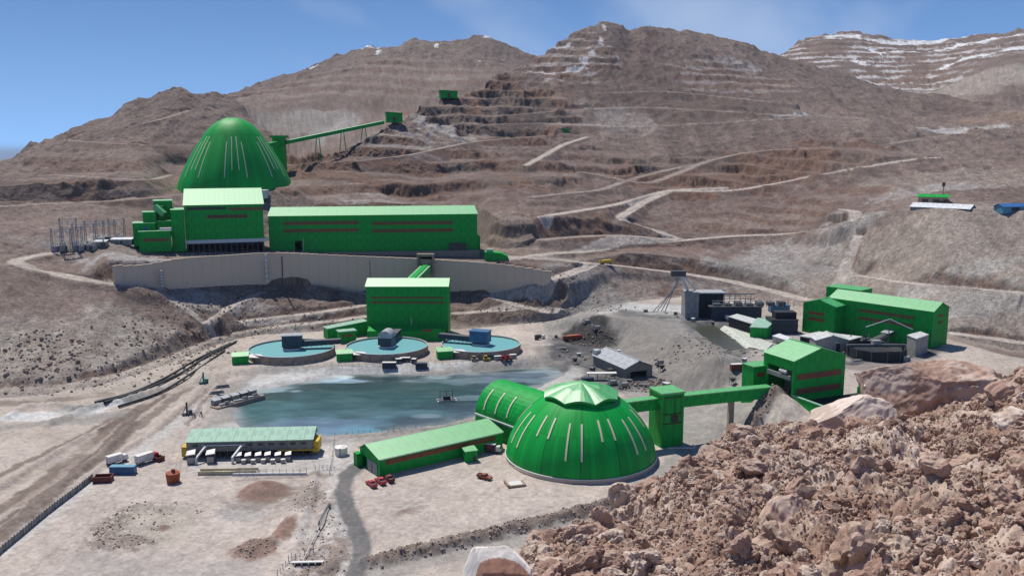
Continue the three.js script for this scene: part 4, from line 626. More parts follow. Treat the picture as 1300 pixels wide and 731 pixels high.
{
  const R = flatDist(domeC, G(833, 578.5, 0)) * .985, top = yAt(domeC, 735, 486), g = thing('round_dome', 'large round green dome with scalloped cap and yellow skylight strips', 'dome', domeC);
  const pr = []; for (let i = 0; i <= 26; i++) { const y = i / 26; pr.push([R * Math.pow(1 - Math.pow(y, 1.75), .62), 1.6 + y * (top - 1.6)]); } pr[26][0] = .01; pr.unshift([R, 1.2]);
  const fa = Math.atan2(-domeC.x, -domeC.z), N = 12, sh = new THREE.Group(); g.rotation.y = fa; 
  domeShell(g, pr, N, M.green);
  for (let k = 0; k < N; k++) { const mid = (k + .5) / N * Math.PI * 2 - .35, long = k % 2 === 0; for (const s of long ? [-1, 0, 1] : [-1, 1]) { if (long && s === 0) continue; domeStrip(g, pr, mid + s * .105, (long ? .26 : .47) * top, (long ? .655 : .69) * top, .8, M.strip); } }
  part('base_wall', new THREE.LatheGeometry([[R - 1, -1], [R + .5, -1], [R + .5, 1.4], [R - 1, 1.4]].map((v) => new THREE.Vector2(...v)), 64), M.concrete, g, true);
  part('gutter', new THREE.TorusGeometry(R + .35, .3, 5, 80).rotateX(Math.PI / 2).translate(0, 1.6, 0), M.gutter, g, true);
  const NC = 8, rc = 17.6, yc = top - 5.3, P = (k, r, y) => V(Math.sin((k + .46) / NC * 2 * Math.PI) * r, y, Math.cos((k + .46) / NC * 2 * Math.PI) * r);
  for (let k = 0; k < NC; k++) {                                    // eight plates of the raised cap, each with a hollow lower edge
    const e = []; for (let i = 0; i <= 6; i++) { const t = i / 6, w = Math.sin(t * Math.PI); e.push(P(k + t, rc * lerp(1, .945, w), yc + 1.5 * w)); }
    const gm = new THREE.BufferGeometry(), t = V(0, top + .5, 0), v = [], tri = (a, b, c) => { for (const p of [a, b, c]) v.push(p.x, p.y, p.z); }; for (let i = 0; i < 6; i++) { const m0 = e[i].clone().lerp(t, .5).add(V(0, .7, 0)), m1 = e[i + 1].clone().lerp(t, .5).add(V(0, .7, 0)); tri(e[i], e[i + 1], m1); tri(e[i], m1, m0); tri(m0, m1, t); const d = V(0, -.4, 0); tri(e[i].clone().add(d), m1.clone().add(d), e[i + 1].clone().add(d)); tri(e[i].clone().add(d), m0.clone().add(d), m1.clone().add(d)); }
    gm.setAttribute('position', new THREE.Float32BufferAttribute(v, 3)); gm.computeVertexNormals(); part('cap_plate', gm, M.greenRoof, g);
    part('cap_fascia', e.slice(0, 6).map((p, i) => bar(p.clone().multiplyScalar(1).add(V(-p.x * .015, -.6, -p.z * .015)), e[i + 1].clone().add(V(-e[i + 1].x * .015, -.6, -e[i + 1].z * .015)), .2, 1.1)), M.green, g);
  }
  part('cap_curb', new THREE.LatheGeometry([[15.4, top * .72], [15.4, top - 4.4], [15, top - 4.4], [15, top * .72]].map((v) => new THREE.Vector2(...v)), 48), M.green, g, true);
}
{ // vault that joins shed and dome
  const a = G(605, 525, 9.5), b = G(646, 540, 9.5), dir = b.clone().sub(a).setY(0).normalize(), side = V(-dir.z, 0, dir.x); if (side.x < 0) side.multiplyScalar(-1);
  const R = 15, L = 46, mid = a.clone().addScaledVector(dir, L / 2 - 1).addScaledVector(side, R); mid.y = 0; const g = thing('barrel_vault', 'green barrel vault with yellow strips between the long shed and the round dome', 'building', mid, Math.atan2(dir.x, dir.z));
  const pr = (ang) => [Math.cos(ang) * R, 9.5 + Math.sin(ang) * 14.5], n = 20, pts = []; for (let i = 0; i <= n; i++) pts.push(pr(Math.PI * i / n));
  const shp = new THREE.Shape(); pts.forEach(([x, y], i) => i ? shp.lineTo(x, y) : shp.moveTo(x, y)); const ins = pts.map(([x, y]) => [x * .97, y - .4]).reverse(); ins.forEach(([x, y]) => shp.lineTo(x, y)); shp.closePath();
  part('vault_shell', new THREE.ExtrudeGeometry(shp, { depth: L, bevelEnabled: false, curveSegments: 4 }).translate(0, 0, -L / 2), M.green, g);
  part('end_wall', prism([[-R + .5, 0], [R - .5, 0], ...pts.map(([x, y]) => [x * .965, y - .45])], -L / 2 + .1, -L / 2 + .5), M.green, g);
  part('wall', [box(-R, -R + .6, 0, 9.4, -L / 2, L / 2), box(R - .6, R, 0, 9.4, -L / 2, L / 2)], M.green, g);
  const sgn = side.clone().applyAxisAngle(V(0, 1, 0), -g.rotation.y).x > 0 ? -1 : 1;
  part('gutter', box(sgn * R - .7, sgn * R + .7, 9, 9.8, -L / 2, L / 2), M.gutter, g);
  for (const z of [-.36, -.17, .02]) { const gs = []; for (let i = 0; i < 6; i++) { const a0 = .22 + i * .13, a1 = a0 + .13, p = pr(a0), q = pr(a1); gs.push(bar(V(sgn * (p[0] + .15), p[1] + .1, z * L), V(sgn * (q[0] + .15), q[1] + .1, z * L), .8, .3)); } part('skylight_strip', gs, M.strip, g); }
}
{ // transfer tower and the two galleries
  const p = G(845, 562, 0), g = thing('transfer_tower', 'square green transfer tower with ladder frame right of the round dome', 'tower', p, .35), H = yAt(p, 845, 496); part('wall', box(-6, 6, -1, H, -6, 6), M.green, g); part('roof', box(-6.4, 6.4, H, H + .8, -6.4, 6.4), M.greenRoof, g);
  for (const y of [H * .44, H * .62, H * .93]) part('platform_rail', box(-5, 5, y, y + .22, 6, 6.8), M.stripe, g); for (const x of [-2.4, 0, 2.2]) part('window_slot', box(x - .9, x + .9, H * .64, H * .9, 6.01, 6.12), M.green, g); part('window_slot', box(-.9, 3, H * .47, H * .6, 6.01, 6.2), M.dark, g); for (const x of [-4.6, 1.2, 4.6]) part('ladder_rail', box(x - .08, x + .08, H * .44, H * .93, 6.3, 6.5), M.stripe, g);
  const yb = yAt(p, 870, 511), mk = (lab, pts, w, h) => { const b0 = pts[0], k = thing('conveyor_gallery', lab, 'conveyor', b0); for (let i = 0; i < pts.length - 1; i++) { const u = pts[i].clone().sub(b0), v = pts[i + 1].clone().sub(b0); part('gallery', bar(u, v, w, h), M.green, k); part('roof', bar(u.clone().add(V(0, h / 2 + .15, 0)), v.clone().add(V(0, h / 2 + .15, 0)), w + .6, .5), M.greenRoof, k); } return k; };
  const c0 = V(p.x, yb, p.z), dd = domeC.clone().setY(yb).sub(c0); mk('green gallery between the round dome and the square tower', [c0.clone().addScaledVector(dd, .8), c0.clone().addScaledVector(dd, .14)], 4.6, 5.2);
  const e = D(977, 497, 447), pts = [V(p.x + 5, yb, p.z - 1)]; for (let i = 1; i <= 5; i++) { const t = i / 5, q = V(lerp(p.x + 5, e.x, t), lerp(yb, e.y, t * t * .75 + t * .25), lerp(p.z - 1, e.z, t)); pts.push(q); } mk('curved green gallery from the square tower to the receiving plant', pts, 5, 5.4);
  const hx = p.clone().lerp(e, .62); hx.y = groundY(hx.x, hx.z); one('gallery_pier', 'concrete pier under the curved green gallery', 'pier', [box(-1.2, 1.2, -2, Math.max(3, lerp(yb, e.y, .45) - hx.y - 2.5), -2, 2)], M.concreteD, hx);
}
// ================================================================ receiving plant on the right
{
  const he = 36.9, A = G(1008.8, 458.6, he), B = G(1074.4, 450.4, he), F = G(970, 445.4, he), W = flatDist(A, F) * .92, yb = 11; const [g, L] = site('receiving_plant', 'green receiving plant with brown bands and a dark open bay', 'building', A, B, yb), H = he - yb, x0 = -L / 2, x1 = L / 2, Rr = 5;
  hall(g, x0, x1, -W, 0, H, Rr, { axis: 'z', wall: M.green, roof: M.greenRoof, over: .6, y0: -3, left: [[W * .05, W * .84, -2.6, H * .8]] });
  for (const [u, v] of [[.62, .73], [.34, .45]]) louvre(g, x0 + 2.5, x1 - 2.5, H * u, H * v, 0, M.stripeRed);
  part('bay_floor', box(x0 + .6, x1 - .6, -3.2, -2.4, -W + .6, -.6), M.concreteD, g); part('bay_partition', box(x0 + 14, x0 + 14.4, -2.4, H, -W + .6, -.6), M.greySheet, g); part('crane_beam', box(x0 - 1.4, x0 - .3, H * .62, H * .7, -W * .8, -W * .06), M.steel, g);
  for (const z of [-W * .2, -W * .28, -W * .36]) part('hoist', [new THREE.SphereGeometry(.9, 8, 6).translate(x0 - 1.2, H * .76, z)], M.gutter, g);
  const wing = flatBlock(g, 'wing', x0 - 7, x0 + 5, -3, H * .72, -W - 8, -W + 1, M.green, M.greenRoof); part('louvre_band', box(x0 - 5, x0 + 2, H * .52, H * .6, -W + 1, -W + 1.3), M.stripeRed, wing); wing.material = M.green;
  // low walled yard in front of the gable
  part('low_wall', box(x0 - .2, x0 + .8, -6, H * .33, .1, 22), M.green, g); part('low_wall', box(x0 + .8, x1 + 10, -6, H * .33, 21, 22), M.green, g); part('low_wall', box(x1 + 9, x1 + 10, -6, H * .33, .1, 21), M.green, g); part('deck', box(x0 + .8, x1 + 9, -6, H * .2, .1, 21), M.darkSheet, g); part('coping', box(x0 - .4, x0 + 1, H * .33, H * .33 + .4, .1, 22.2), M.mintRoof, g); 
}
// ================================================================ crushing plant behind, dark machinery and huts
const TERY = 14;
{
  const he = 37.8, A = G(1078, 381, he), B = G(1186, 395.7, he), F = G(1208, 390.6, he), W = flatDist(B, F); const [g, L] = site('crushing_plant', 'long green plant hall with a cross wing at the foot of the bare slope', 'building', A, B, TERY), H = he - TERY, x0 = -L / 2, x1 = L / 2;
  hall(g, x0 - 14, x1, -Math.min(30, W), 0, H, 4.5, { rp: .5, over: .6, roof: M.greenRoof });
  for (const [u, v] of [[.72, .8], [.5, .58]]) louvre(g, x0 + 8, x1 - 12, H * u, H * v, 0, M.stripe);
  for (const y of [.62, .8]) part('louvre_band', box(x1 + .02, x1 + .3, H * y, H * (y + .07), -Math.min(30, W) * .62, -Math.min(30, W) * .38), M.stripeRed, g);
  hall(g, x0 - 26, x0 - 2, -30, 13, H - 3.5, 3.5, { axis: 'z', over: .6, roof: M.greenRoof });
  for (const [u, v] of [[.62, .72], [.42, .52]]) louvre(g, x0 - 22, x0 - 10, (H - 3) * u, (H - 3) * v, 13, M.stripeRed);
  flatBlock(g, 'rear_block', x0 - 34, x0 - 8, -2, H + 2, -48, -31, M.green, M.greenRoof);
}
const blockSite = (name, label, cat, px0, px1, pyb, pyt, dep, h, wall, roof, group) => { const a = G(px0, pyb, h), b = G(px1, pyb, h), y = Math.min(h, groundY(a.x, a.z)), [g, L] = site(name, label, cat, a, b, y, group), H = yAt(a, px0, pyt) - y; part('wall', box(-L / 2, L / 2, -2.5, H, -dep, 0), wall, g); part('roof', box(-L / 2 - .4, L / 2 + .4, H, H + .5, -dep - .4, .4), roof, g); return [g, L, H]; };
{
  const a = G(870, 404, TERY), b = G(919, 404, TERY), [g, L] = site('grinding_plant', 'black machinery plant with pale end slab at the head of the terrace', 'building', a, b, TERY), H = yAt(a, 870, 371) - TERY, x0 = -L / 2, x1 = L / 2;
  part('end_slab', box(x0, x0 + 10, -2, H, -16, 0), M.greySheet, g); part('block', box(x0 + 10, x1, -2, H * .93, -16, -2), M.darkSheet, g); part('roof', box(x0 + 10, x1 + 1, H * .93, H * .93 + .8, -17, -1.5), M.greyRoof, g);
  part('front_block', box(x0 + 18, x1 + 26, -2, H * .5, -1.5, 8), M.navy, g); const dk = part('deck', box(x0 + 16, x1 + 27, H * .5, H * .5 + .6, -2, 9), M.steelD, g);
  for (let i = 0; i < 16; i++) part('post', pole(V(x0 + 18 + i * 4, H * .5, 8.6), V(x0 + 18 + i * 4, H * .74, 8.6), .2, 5), M.steel, dk); part('handrail', [box(x0 + 18, x1 + 26, H * .74, H * .76, 8.4, 8.8), box(x0 + 18, x1 + 26, H * .62, H * .64, 8.4, 8.8)], M.steel, dk);
  for (let i = 0; i < 7; i++) part('machine', box(x0 + 20 + i * 8, x0 + 25 + i * 8, H * .53, H * (.6 + .12 * Math.abs(NT[i + 5])), -1, 6), M.steelD, dk);
  part('mast', [bar(V(x0 + 3, H, -8), V(x0 - 3, H + 13, -8), 1.6), bar(V(x0 + 9, H, -10), V(x0 - 2, H + 13, -8), 1)], M.gutter, g); part('head_frame', box(x0 - 10, x0 + 1, H + 11, H + 15, -10, -6), M.steelD, g);
  for (let i = 0; i < 4; i++) part('brace', bar(V(x0 - 14 - i * 3, 4, -6), V(x0 - 4, H + 11 - i * 2, -8), .5), M.steel, g);
  part('frame', Array.from({ length: 6 }, (_, i) => box(x1 + 2 + i * 4, x1 + 2.4 + i * 4, -1, H * .86, -9, -8.6)), M.steel, g); part('frame_beam', [box(x1, x1 + 25, H * .84, H * .88, -9.1, -8.5), box(x1, x1 + 25, H * .66, H * .69, -9.1, -8.5)], M.steel, g);
  const c0 = D(912, 394, 685), c1 = D(926, 404, 655), k = thing('inclined_conveyor', 'grey inclined conveyor in front of the black machinery plant', 'conveyor', c1); part('gallery', bar(V(0, 0, 0), c0.sub(c1), 3, 2.4), M.greyRoof, k); part('leg', pole(V(-1, -8, 0), V(-1, -1, 0), .4), M.steel, k);
}
{
  const canopy = (name, lab, cat, pts, h, roof, wall) => { const c = pts.map(([x, y]) => G(x, y, h)), m = c.reduce((s, p) => s.add(p), V(0, 0, 0)).multiplyScalar(1 / 4), y = groundY(m.x, m.z), g = thing(name, lab, cat, V(m.x, y, m.z)), q = c.map((p) => p.clone().sub(V(m.x, y, m.z))); part('roof', slab(q[0], q[1], q[2], q[3], .5), roof, g); const ins = q.map((p) => V(p.x * .93, 0, p.z * .93)), top = Math.min(...q.map((p) => p.y)) - .05; for (let i = 0; i < 4; i++) part('wall', bar(ins[i].clone().setY(top / 2 - .6), ins[(i + 1) % 4].clone().setY(top / 2 - .6), .4, top + 1.2), wall, g); return g; };
  canopy('belt_canopy', 'long pale flat roof right of the black machinery plant', 'canopy', [[925, 402.5], [956, 412], [962, 406], [936, 399]], 20.5, M.paleRoof, M.darkSheet);
  canopy('mint_hut', 'mint roofed green building beside the dark blue machine house', 'building', [[952, 416], [975, 417], [985, 407], [962, 404]], 21, M.mintRoof, M.green);
  canopy('flat_hut', 'small white flat roofed hut below the dark blue machine house', 'hut', [[981, 427], [1000, 433], [1006, 430], [990, 424]], 18, M.whiteRoof, M.greySheet);
  canopy('wide_canopy', 'wide pale flat canopy in front of the long green plant hall', 'canopy', [[1014, 427], [1066, 436], [1096, 428], [1040, 421.5]], 20, M.paleRoof, M.darkSheet);
  canopy('side_hut', 'grey hut with pale roof at the right of the dark tank yard', 'hut', [[1152, 426], [1164, 431], [1180, 425.5], [1169, 421.5]], 25, M.paleRoof, M.greySheet);
  const [g, L, H] = blockSite('machine_house', 'dark blue machine house left of the long green plant hall', 'building', 979, 1013, 424, 407, 14, TERY, M.navy, M.darkSheet); part('upper_deck', box(-L / 2 + 4, L / 2, H, H + 5, -13, -4), M.darkSheet, g); for (let i = 0; i < 5; i++) part('window', box(-L / 2 + 2 + i * 3.6, -L / 2 + 4 + i * 3.6, H * .45, H * .7, .01, .2), M.dark, g);
  blockSite('site_container', 'blue container behind the dark blue machine house', 'container', 979, 1003, 397, 388.5, 8, TERY, M.blue, M.blue);
  const a = G(1036, 447, TERY), b = G(1078, 447, TERY), [k, L2] = site('gabled_hut', 'small grey hut with pale pitched roof behind the receiving plant', 'hut', a, b, TERY); hall(k, -L2 / 2, L2 / 2, -12, 0, 7.5, 3, { axis: 'z', wall: M.greySheet, roof: M.paleRoof });
  // dark tank yard
  const t = G(1112, 452, TERY), tk = thing('slurry_tank', 'black round slurry tank in the smoky yard below the long green plant', 'tank', V(t.x, TERY, t.z)); part('shell', new THREE.LatheGeometry([[17, -2], [17, 6], [16.3, 6], [16.3, 3], [.01, 2.6]].map((v) => new THREE.Vector2(...v)), 40), M.darkSheet, tk, true); part('bridge', box(-18, 18, 6, 7.4, -1.2, 1.2), M.steelD, tk); part('drive', box(-2.5, 2.5, 7.4, 10, -2, 2), M.greySheet, tk); for (let i = 0; i < 12; i++) { const an = i / 12 * 6.283; part('stiffener', box(-.3, .3, -1, 6, -.3, .3), M.steelD, tk).position.set(Math.cos(an) * 17.2, 0, Math.sin(an) * 17.2); }
  const r0 = D(1095, 440, 588), r1 = D(1140, 419, 630), rk = thing('pipe_rack', 'dark inclined pipe rack over the smoky tank yard', 'rack', r0); r1.sub(r0); part('deck', bar(V(0, 0, 0), r1, 5, 1.2), M.steelD, rk); for (let i = 0; i <= 6; i++) { const p = r1.clone().multiplyScalar(i / 6); part('leg', pole(V(p.x, -14, p.z), V(p.x, p.y, p.z), .35, 6), M.steelD, rk); } part('roof_sheet', bar(r1.clone().multiplyScalar(.62).add(V(0, 2, 0)), r1.clone().add(V(0, 2, 0)), 6, .4), M.greyRoof, rk); part('pipe', [bar(V(0, 1.2, 1.6), r1.clone().add(V(0, 1.2, 1.6)), .6), bar(V(0, 1.2, -1), r1.clone().add(V(0, 1.2, -1)), .8)], M.steel, rk);
  const f0 = G(1128, 440, TERY), fk = thing('gantry', 'thin green steel gantry against the long green plant hall', 'gantry', V(f0.x, TERY, f0.z), -.3); part('post', [box(-14, -13.4, -1, 12, 0, .6), box(13.4, 14, -1, 12, 0, .6), box(-.3, .3, -1, 18, 0, .6)], M.teal, fk); part('beam', [bar(V(-14, 12, .3), V(0, 18, .3), .5), bar(V(0, 18, .3), V(14, 12, .3), .5)], M.gutter, fk);
  for (const [px, py, w, d, h, m, lab] of [[1078, 440, 6, 8, 5, M.steelD, 'dark pump skid beside the black slurry tank'], [1152, 446, 8, 5, 4, M.greySheet, 'grey pump skid right of the black slurry tank'], [1100, 436, 10, 4, 3.5, M.steelD, 'dark low feeder behind the black slurry tank']]) { const o = G(px, py, TERY), s = thing('pump_skid', lab, 'machine', V(o.x, TERY, o.z), .3); part('base', box(-w / 2, w / 2, -1, .6, -d / 2, d / 2), M.concreteD, s); part('housing', box(-w * .3, w * .4, .6, h, -d * .35, d * .35), m, s); part('motor', pole(V(-w * .5, 1.6, 0), V(-w * .3, 1.6, 0), 1), M.steel, s); part('pipe', pole(V(w * .2, h, 0), V(w * .2, h + 2.5, 0), .4), M.steel, s); }
}
// ================================================================ yard: electrical house, coolers, vehicles, small structures
{
  const A = G(237, 583, 0), B = G(397, 579, 0), [g, L] = site('electrical_house', 'long grey electrical house with pale mint roof and yellow ends', 'building', A, B, 0), H = yAt(A, 237, 561.5), x0 = -L / 2, x1 = L / 2;
  hall(g, x0, x1, -13, 0, H, 2.6, { rp: .85, wall: M.rustWall, roof: M.mintRoof, y0: H * .42, over: .5 });
  part('floor_slab', box(x0 + .6, x1 - .6, H * .42, H * .42 + .4, -12, -.6), M.concreteD, g); part('back_wall', box(x0, x1, -1, H * .42, -12.6, -12), M.rustWall, g); part('side_wall', box(x0, x0 + .5, -1, H * .42, -12, -1), M.rustWall, g); part('side_wall', box(x1 - .5, x1, -1, H * .42, -12, -1), M.rustWall, g); part('switch_cabinet', Array.from({ length: 14 }, (_, i) => box(x0 + 3 + i * (x1 - x0 - 6) / 14, x0 + 5.4 + i * (x1 - x0 - 6) / 14, -.2, H * .3, -8, -6)), M.steelD, g); for (let i = 0; i < 17; i++) { const x = lerp(x0 + 1, x1 - 1, i / 16); part('column', box(x - .25, x + .25, -1, H * .42, -.8, -.3), M.steelD, g); }
  part('end_cap', box(x0 - 2.6, x0 - .1, H * .1, H * .68, -10, -1), M.yellow, g); part('end_cap', box(x1 + .1, x1 + 2.6, H * .2, H * .85, -10, -1), M.yellow, g); part('beam', box(x1 - 16, x1 + 1, H * .36, H * .43, .05, .4), M.yellow, g);
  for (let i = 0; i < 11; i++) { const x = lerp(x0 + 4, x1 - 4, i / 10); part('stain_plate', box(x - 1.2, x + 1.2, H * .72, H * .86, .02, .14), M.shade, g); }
  for (const [i, x] of [[0, x0 + 9], [1, x0 + 25]]) part('cable_duct', [bar(V(x, H * .8, .6), V(x - 3, H * .35, 7), .8), box(x - 3.5, x - 2.5, -1, H * .4, 6.5, 7.5)], M.gutter, g);
  part('duct_beam', box(x0 + 7, x0 + 26, H * .78, H * .84, .2, .7), M.gutter, g);
}
{
  const proto = thing('transformer_unit', '', 'transformer', V(0, 0, 0)); part('tank', box(-1.3, 1.3, 0, 2.8, -1, 1), M.steelD, proto); part('cooling_lid', slab(V(-1.5, 2.9, 1.2), V(1.5, 3.3, 1.2), V(1.3, 4.3, -.9), V(-1.5, 3.7, -.9), .3), M.white, proto); part('radiator', box(-1.1, 1.1, .3, 2.4, 1.05, 1.5), M.steel, proto); part('plinth', box(-1.6, 1.6, -.6, .02, -1.4, 1.7), M.concrete, proto);
  const spots = [[243, 588], [268, 587], [303, 586], [315, 586], [328, 585.5], [340, 585], [353, 585], [366, 584.5]]; const place = (o, [px, py]) => { const p = on(px, py, 0); o.position.copy(p); o.rotation.y = .1; };
  const ord = ['leftmost', 'second', 'third', 'fourth', 'fifth', 'sixth', 'seventh', 'rightmost'];
  spots.forEach((s, i) => { const lab = `${ord[i]} white topped transformer in the row before the mint roofed house`, o = i ? copyOf(proto, 'transformer_unit', lab, V(0, 0, 0), 0) : proto; o.userData.label = lab; o.userData.group = 'transformers before the electrical house'; place(o, s); o.scale.setScalar(i < 2 ? 1.35 : .95); });
  const bp = thing('breaker_box', '', 'cabinet', V(0, 0, 0)); part('cabinet', box(-.9, .9, 0, 1.6, -.7, .7), M.steel, bp); part('lid', box(-1, 1, 1.6, 1.9, -.8, .8), M.white, bp);
  [[309, 588.5], [321, 588.5], [334, 588], [346, 588], [359, 587.5]].forEach((s, i) => { const o = i ? copyOf(bp, 'breaker_box', '', V(0, 0, 0), 0) : bp; o.userData.label = ['leftmost', 'second', 'middle', 'fourth', 'rightmost'][i] + ' small white lidded cabinet in front of the transformer row'; o.userData.group = 'cabinets before the transformers'; place(o, s); });
  [[276, 601, 8, 'left'], [300, 600, 9, 'right']].forEach(([px, py, w, s]) => { const p = on(px, py, 0), o = thing('concrete_tray', `${s} cream concrete tray on the kerb below the transformers`, 'trough', p, .04, 'concrete trays'); part('base', box(-w, w, -.3, .5, -2, 2), M.cream, o); part('side', [box(-w, w, .5, 1.6, 1.6, 2), box(-w, w, .5, 1.6, -2, -1.6)], M.cream, o); });
  const k = on(330, 603, 0), kb = thing('yard_kerb', 'low white concrete kerb wall with fence posts below the transformers', 'kerb', k, .03); part('kerb', box(-12, 20, -.5, .9, -.3, .3), M.gutter, kb); for (let i = 0; i < 12; i++) part('post', box(-12 + i * 2.9, -11.85 + i * 2.9, .9, 2.8, -.1, .1), M.steel, kb); part('wire', [box(-12, 20, 1.8, 1.86, -.03, .03), box(-12, 20, 2.6, 2.66, -.03, .03)], M.steel, kb);
}
// ---- vehicles
function wheels(g, xs, z, r, w) { for (const x of xs) for (const s of [-1, 1]) { const m = part('wheel', new THREE.CylinderGeometry(r, r, w, 12).rotateX(Math.PI / 2).translate(x, r, s * z), M.tyre, g, true); part('rim', new THREE.CylinderGeometry(r * .5, r * .5, w + .06, 10).rotateX(Math.PI / 2).translate(x, r, s * z), M.steel, m, true); } }
function pickup(label, body, group) {
  const g = thing('pickup_truck', label, 'pickup', V(0, 0, 0), 0, group);
  part('body', prism([[-2.6, .55], [2.6, .55], [2.65, .95], [2.5, 1.1], [1.2, 1.2], [-2.6, 1.2]], -.92, .92), body, g);
  part('cabin', prism([[-.9, 1.2], [1.25, 1.2], [.6, 1.85], [-.75, 1.85]], -.82, .82), body, g); part('side_window', prism([[-.75, 1.26], [1.0, 1.26], [.52, 1.76], [-.66, 1.76]], -.84, .84), M.glass, g);
  part('windscreen', slab(V(1.27, 1.24, .76), V(1.27, 1.24, -.76), V(.64, 1.84, -.7), V(.64, 1.84, .7), -.03), M.glass, g); part('bed', box(-2.5, -1, 1.2, 1.22, -.8, .8), M.shade, g); part('bed_wall', [box(-2.6, -1, 1.2, 1.5, .8, .92), box(-2.6, -1, 1.2, 1.5, -.92, -.8), box(-2.62, -2.5, 1.2, 1.5, -.8, .8)], body, g);
  for (const s of [-1, 1]) part('headlight', box(2.6, 2.68, .8, 1, s * .7 - .16, s * .7 + .16), M.lightbar, g); part('bumper', box(2.6, 2.78, .45, .7, -.9, .9), M.steelD, g); wheels(g, [-1.6, 1.65], .85, .42, .26); return g;
}
{
  const labs = ['pink red pickup farthest from the long shed door corner', 'pink red pickup in the middle of the parked three', 'dark red pickup parked in the shade of the long shed'], at = [[471.5, 617, M.pink], [483, 613.5, M.pink], [493.5, 610.5, M.redDark]];
  at.forEach(([px, py, m], i) => { const o = pickup(labs[i], m, 'pickups parked by the long shed'); o.position.copy(on(px, py, 0)); o.rotation.y = 2.15; o.scale.setScalar(1.35); });
  const o = pickup('single orange red pickup on open ground left of the round dome', M.orange); o.position.copy(on(615, 608, 0)); o.rotation.y = -.55; o.scale.setScalar(1.3);
}
function lorry(label, cab, boxm, L, group, kind = 'box') {
  const g = thing('lorry', label, 'truck', V(0, 0, 0), 0, group); part('chassis', box(-L / 2, L / 2 + 2.2, .8, 1.15, -.9, .9), M.steelD, g); part('cab', prism([[L / 2 + .3, 1.1], [L / 2 + 2.4, 1.1], [L / 2 + 2.3, 2.1], [L / 2 + 1.9, 3.1], [L / 2 + .3, 3.1]], -1.2, 1.2), cab, g); part('windscreen', slab(V(L / 2 + 2.34, 2.1, 1.05), V(L / 2 + 2.34, 2.1, -1.05), V(L / 2 + 1.98, 2.95, -1), V(L / 2 + 1.98, 2.95, 1), -.04), M.glass, g);
  if (kind === 'box') { part('cargo_box', box(-L / 2, L / 2, 1.2, 3.8, -1.25, 1.25), boxm, g); part('box_roof', box(-L / 2 - .05, L / 2 + .05, 3.8, 3.95, -1.3, 1.3), M.white, g); }
  else if (kind === 'tank') part('tank', new THREE.CapsuleGeometry(1.2, L - 2.4, 6, 14).rotateZ(Math.PI / 2).translate(0, 2.4, 0), boxm, g, true);
  else { part('tipper', prism([[-L / 2, 1.2], [L / 2, 1.2], [L / 2 + .4, 3.2], [-L / 2 - .3, 2.6]], -1.35, 1.35), boxm, g); part('load', box(-L / 2 + .2, L / 2, 2.55, 2.75, -1.2, 1.2), M.shade, g); }
  wheels(g, [-L / 2 + 1, -L / 2 + 2.3, L / 2 + 1.2], 1.05, .55, .4); return g;
}
const put = (o, px, py, h, turn, s = 1) => { o.position.copy(on(px, py, h)); o.rotation.y = turn; o.scale.setScalar(s); return o; };
put(lorry('white box truck with a red cab parked behind the blue container', M.red, M.white, 7), 183, 588, 0, 1.0, 1.15);
put(lorry('white van bodied truck at the fence left of the blue container', M.white, M.white, 6), 145, 589, 0, .9, 1.1);
put(lorry('red tipper truck beside the black heap', M.red, M.orange, 7, null, 'tip'), 724, 433, 0, .1, 1.5);
put(lorry('yellow haul truck on the pale road junction', M.yellow, M.yellow, 6, null, 'tip'), 767, 337.5, 44, .2, 1.35).position.copy(T(767, 337)).setY(groundY(T(767, 337).x, T(767, 337).z));
put(lorry('white truck by the long shed and the round dome', M.white, M.redDark, 7), 588, 575.5, 0, .35, 1.1);
put(lorry('blue truck with a red square beside the round dome', M.white, M.navy, 5), 622, 574, 0, -.25, 1.1);
{ const o = scene.children[scene.children.length - 1]; part('emblem', box(-.8, .8, 1.7, 3.2, 1.26, 1.3), M.red, o); }
put(lorry('dark water truck on the bank right of the right thickener tank', M.white, M.steelD, 5, null, 'tank'), 683, 432, 2, .2, 1.1);
function container(label, m, L, roof = m, group) { const g = thing('site_container', label, 'container', V(0, 0, 0), 0, group); part('wall', [box(-L / 2, L / 2, -.2, 2.7, 1.1, 1.25), box(-L / 2, L / 2, -.2, 2.7, -1.25, -1.1), box(-L / 2, -L / 2 + .1, -.2, 2.7, -1.1, 1.1), box(L / 2 - .1, L / 2, -.2, 2.7, -1.1, 1.1)], m, g); part('roof', box(-L / 2 - .06, L / 2 + .06, 2.7, 2.85, -1.32, 1.32), roof, g); for (let i = 0; i < Math.round(L / 1.2); i++) part('rib', box(-L / 2 + .4 + i * 1.2, -L / 2 + .6 + i * 1.2, 0, 2.6, 1.25, 1.33), m, g); for (const x of [-L / 2 + .15, L / 2 - .15]) part('corner_post', box(x - .15, x + .15, -.2, 2.75, 1.2, 1.36), m, g); return g; }
put(container('blue container with pale roof at the lower left of the yard', M.blue, 8.5, M.bluePale), 156, 601, 0, .02, 1.25);
put(container('navy container with pale roof, leftmost at the pond bank', M.navy, 7, M.white), 494, 466, 1.5, .02, 1.25);
put(container('navy container with pale roof against the middle thickener', M.navy, 6, M.white), 514, 459.5, 2.5, .02, 1.1);
put(container('dark blue container, right of the group at the pond bank', M.navy, 6, M.navy), 535, 466, 1.5, .02, 1.25);
put(container('small purple grey container left of the navy group', M.navy, 3.5, M.white), 506, 461, 2.5, .3, 1.1);
put(container('small blue container between the middle and right thickeners', M.navy, 3, M.white), 525.5, 461, 2.5, 1.4, 1.1);
put(container('white roofed container by the red machines', M.greySheet, 5, M.white), 632, 457, 2.5, .2, 1);
put(container('white roofed grey container right of the red machines', M.greySheet, 4.5, M.white), 651, 455, 2.5, .3, 1);
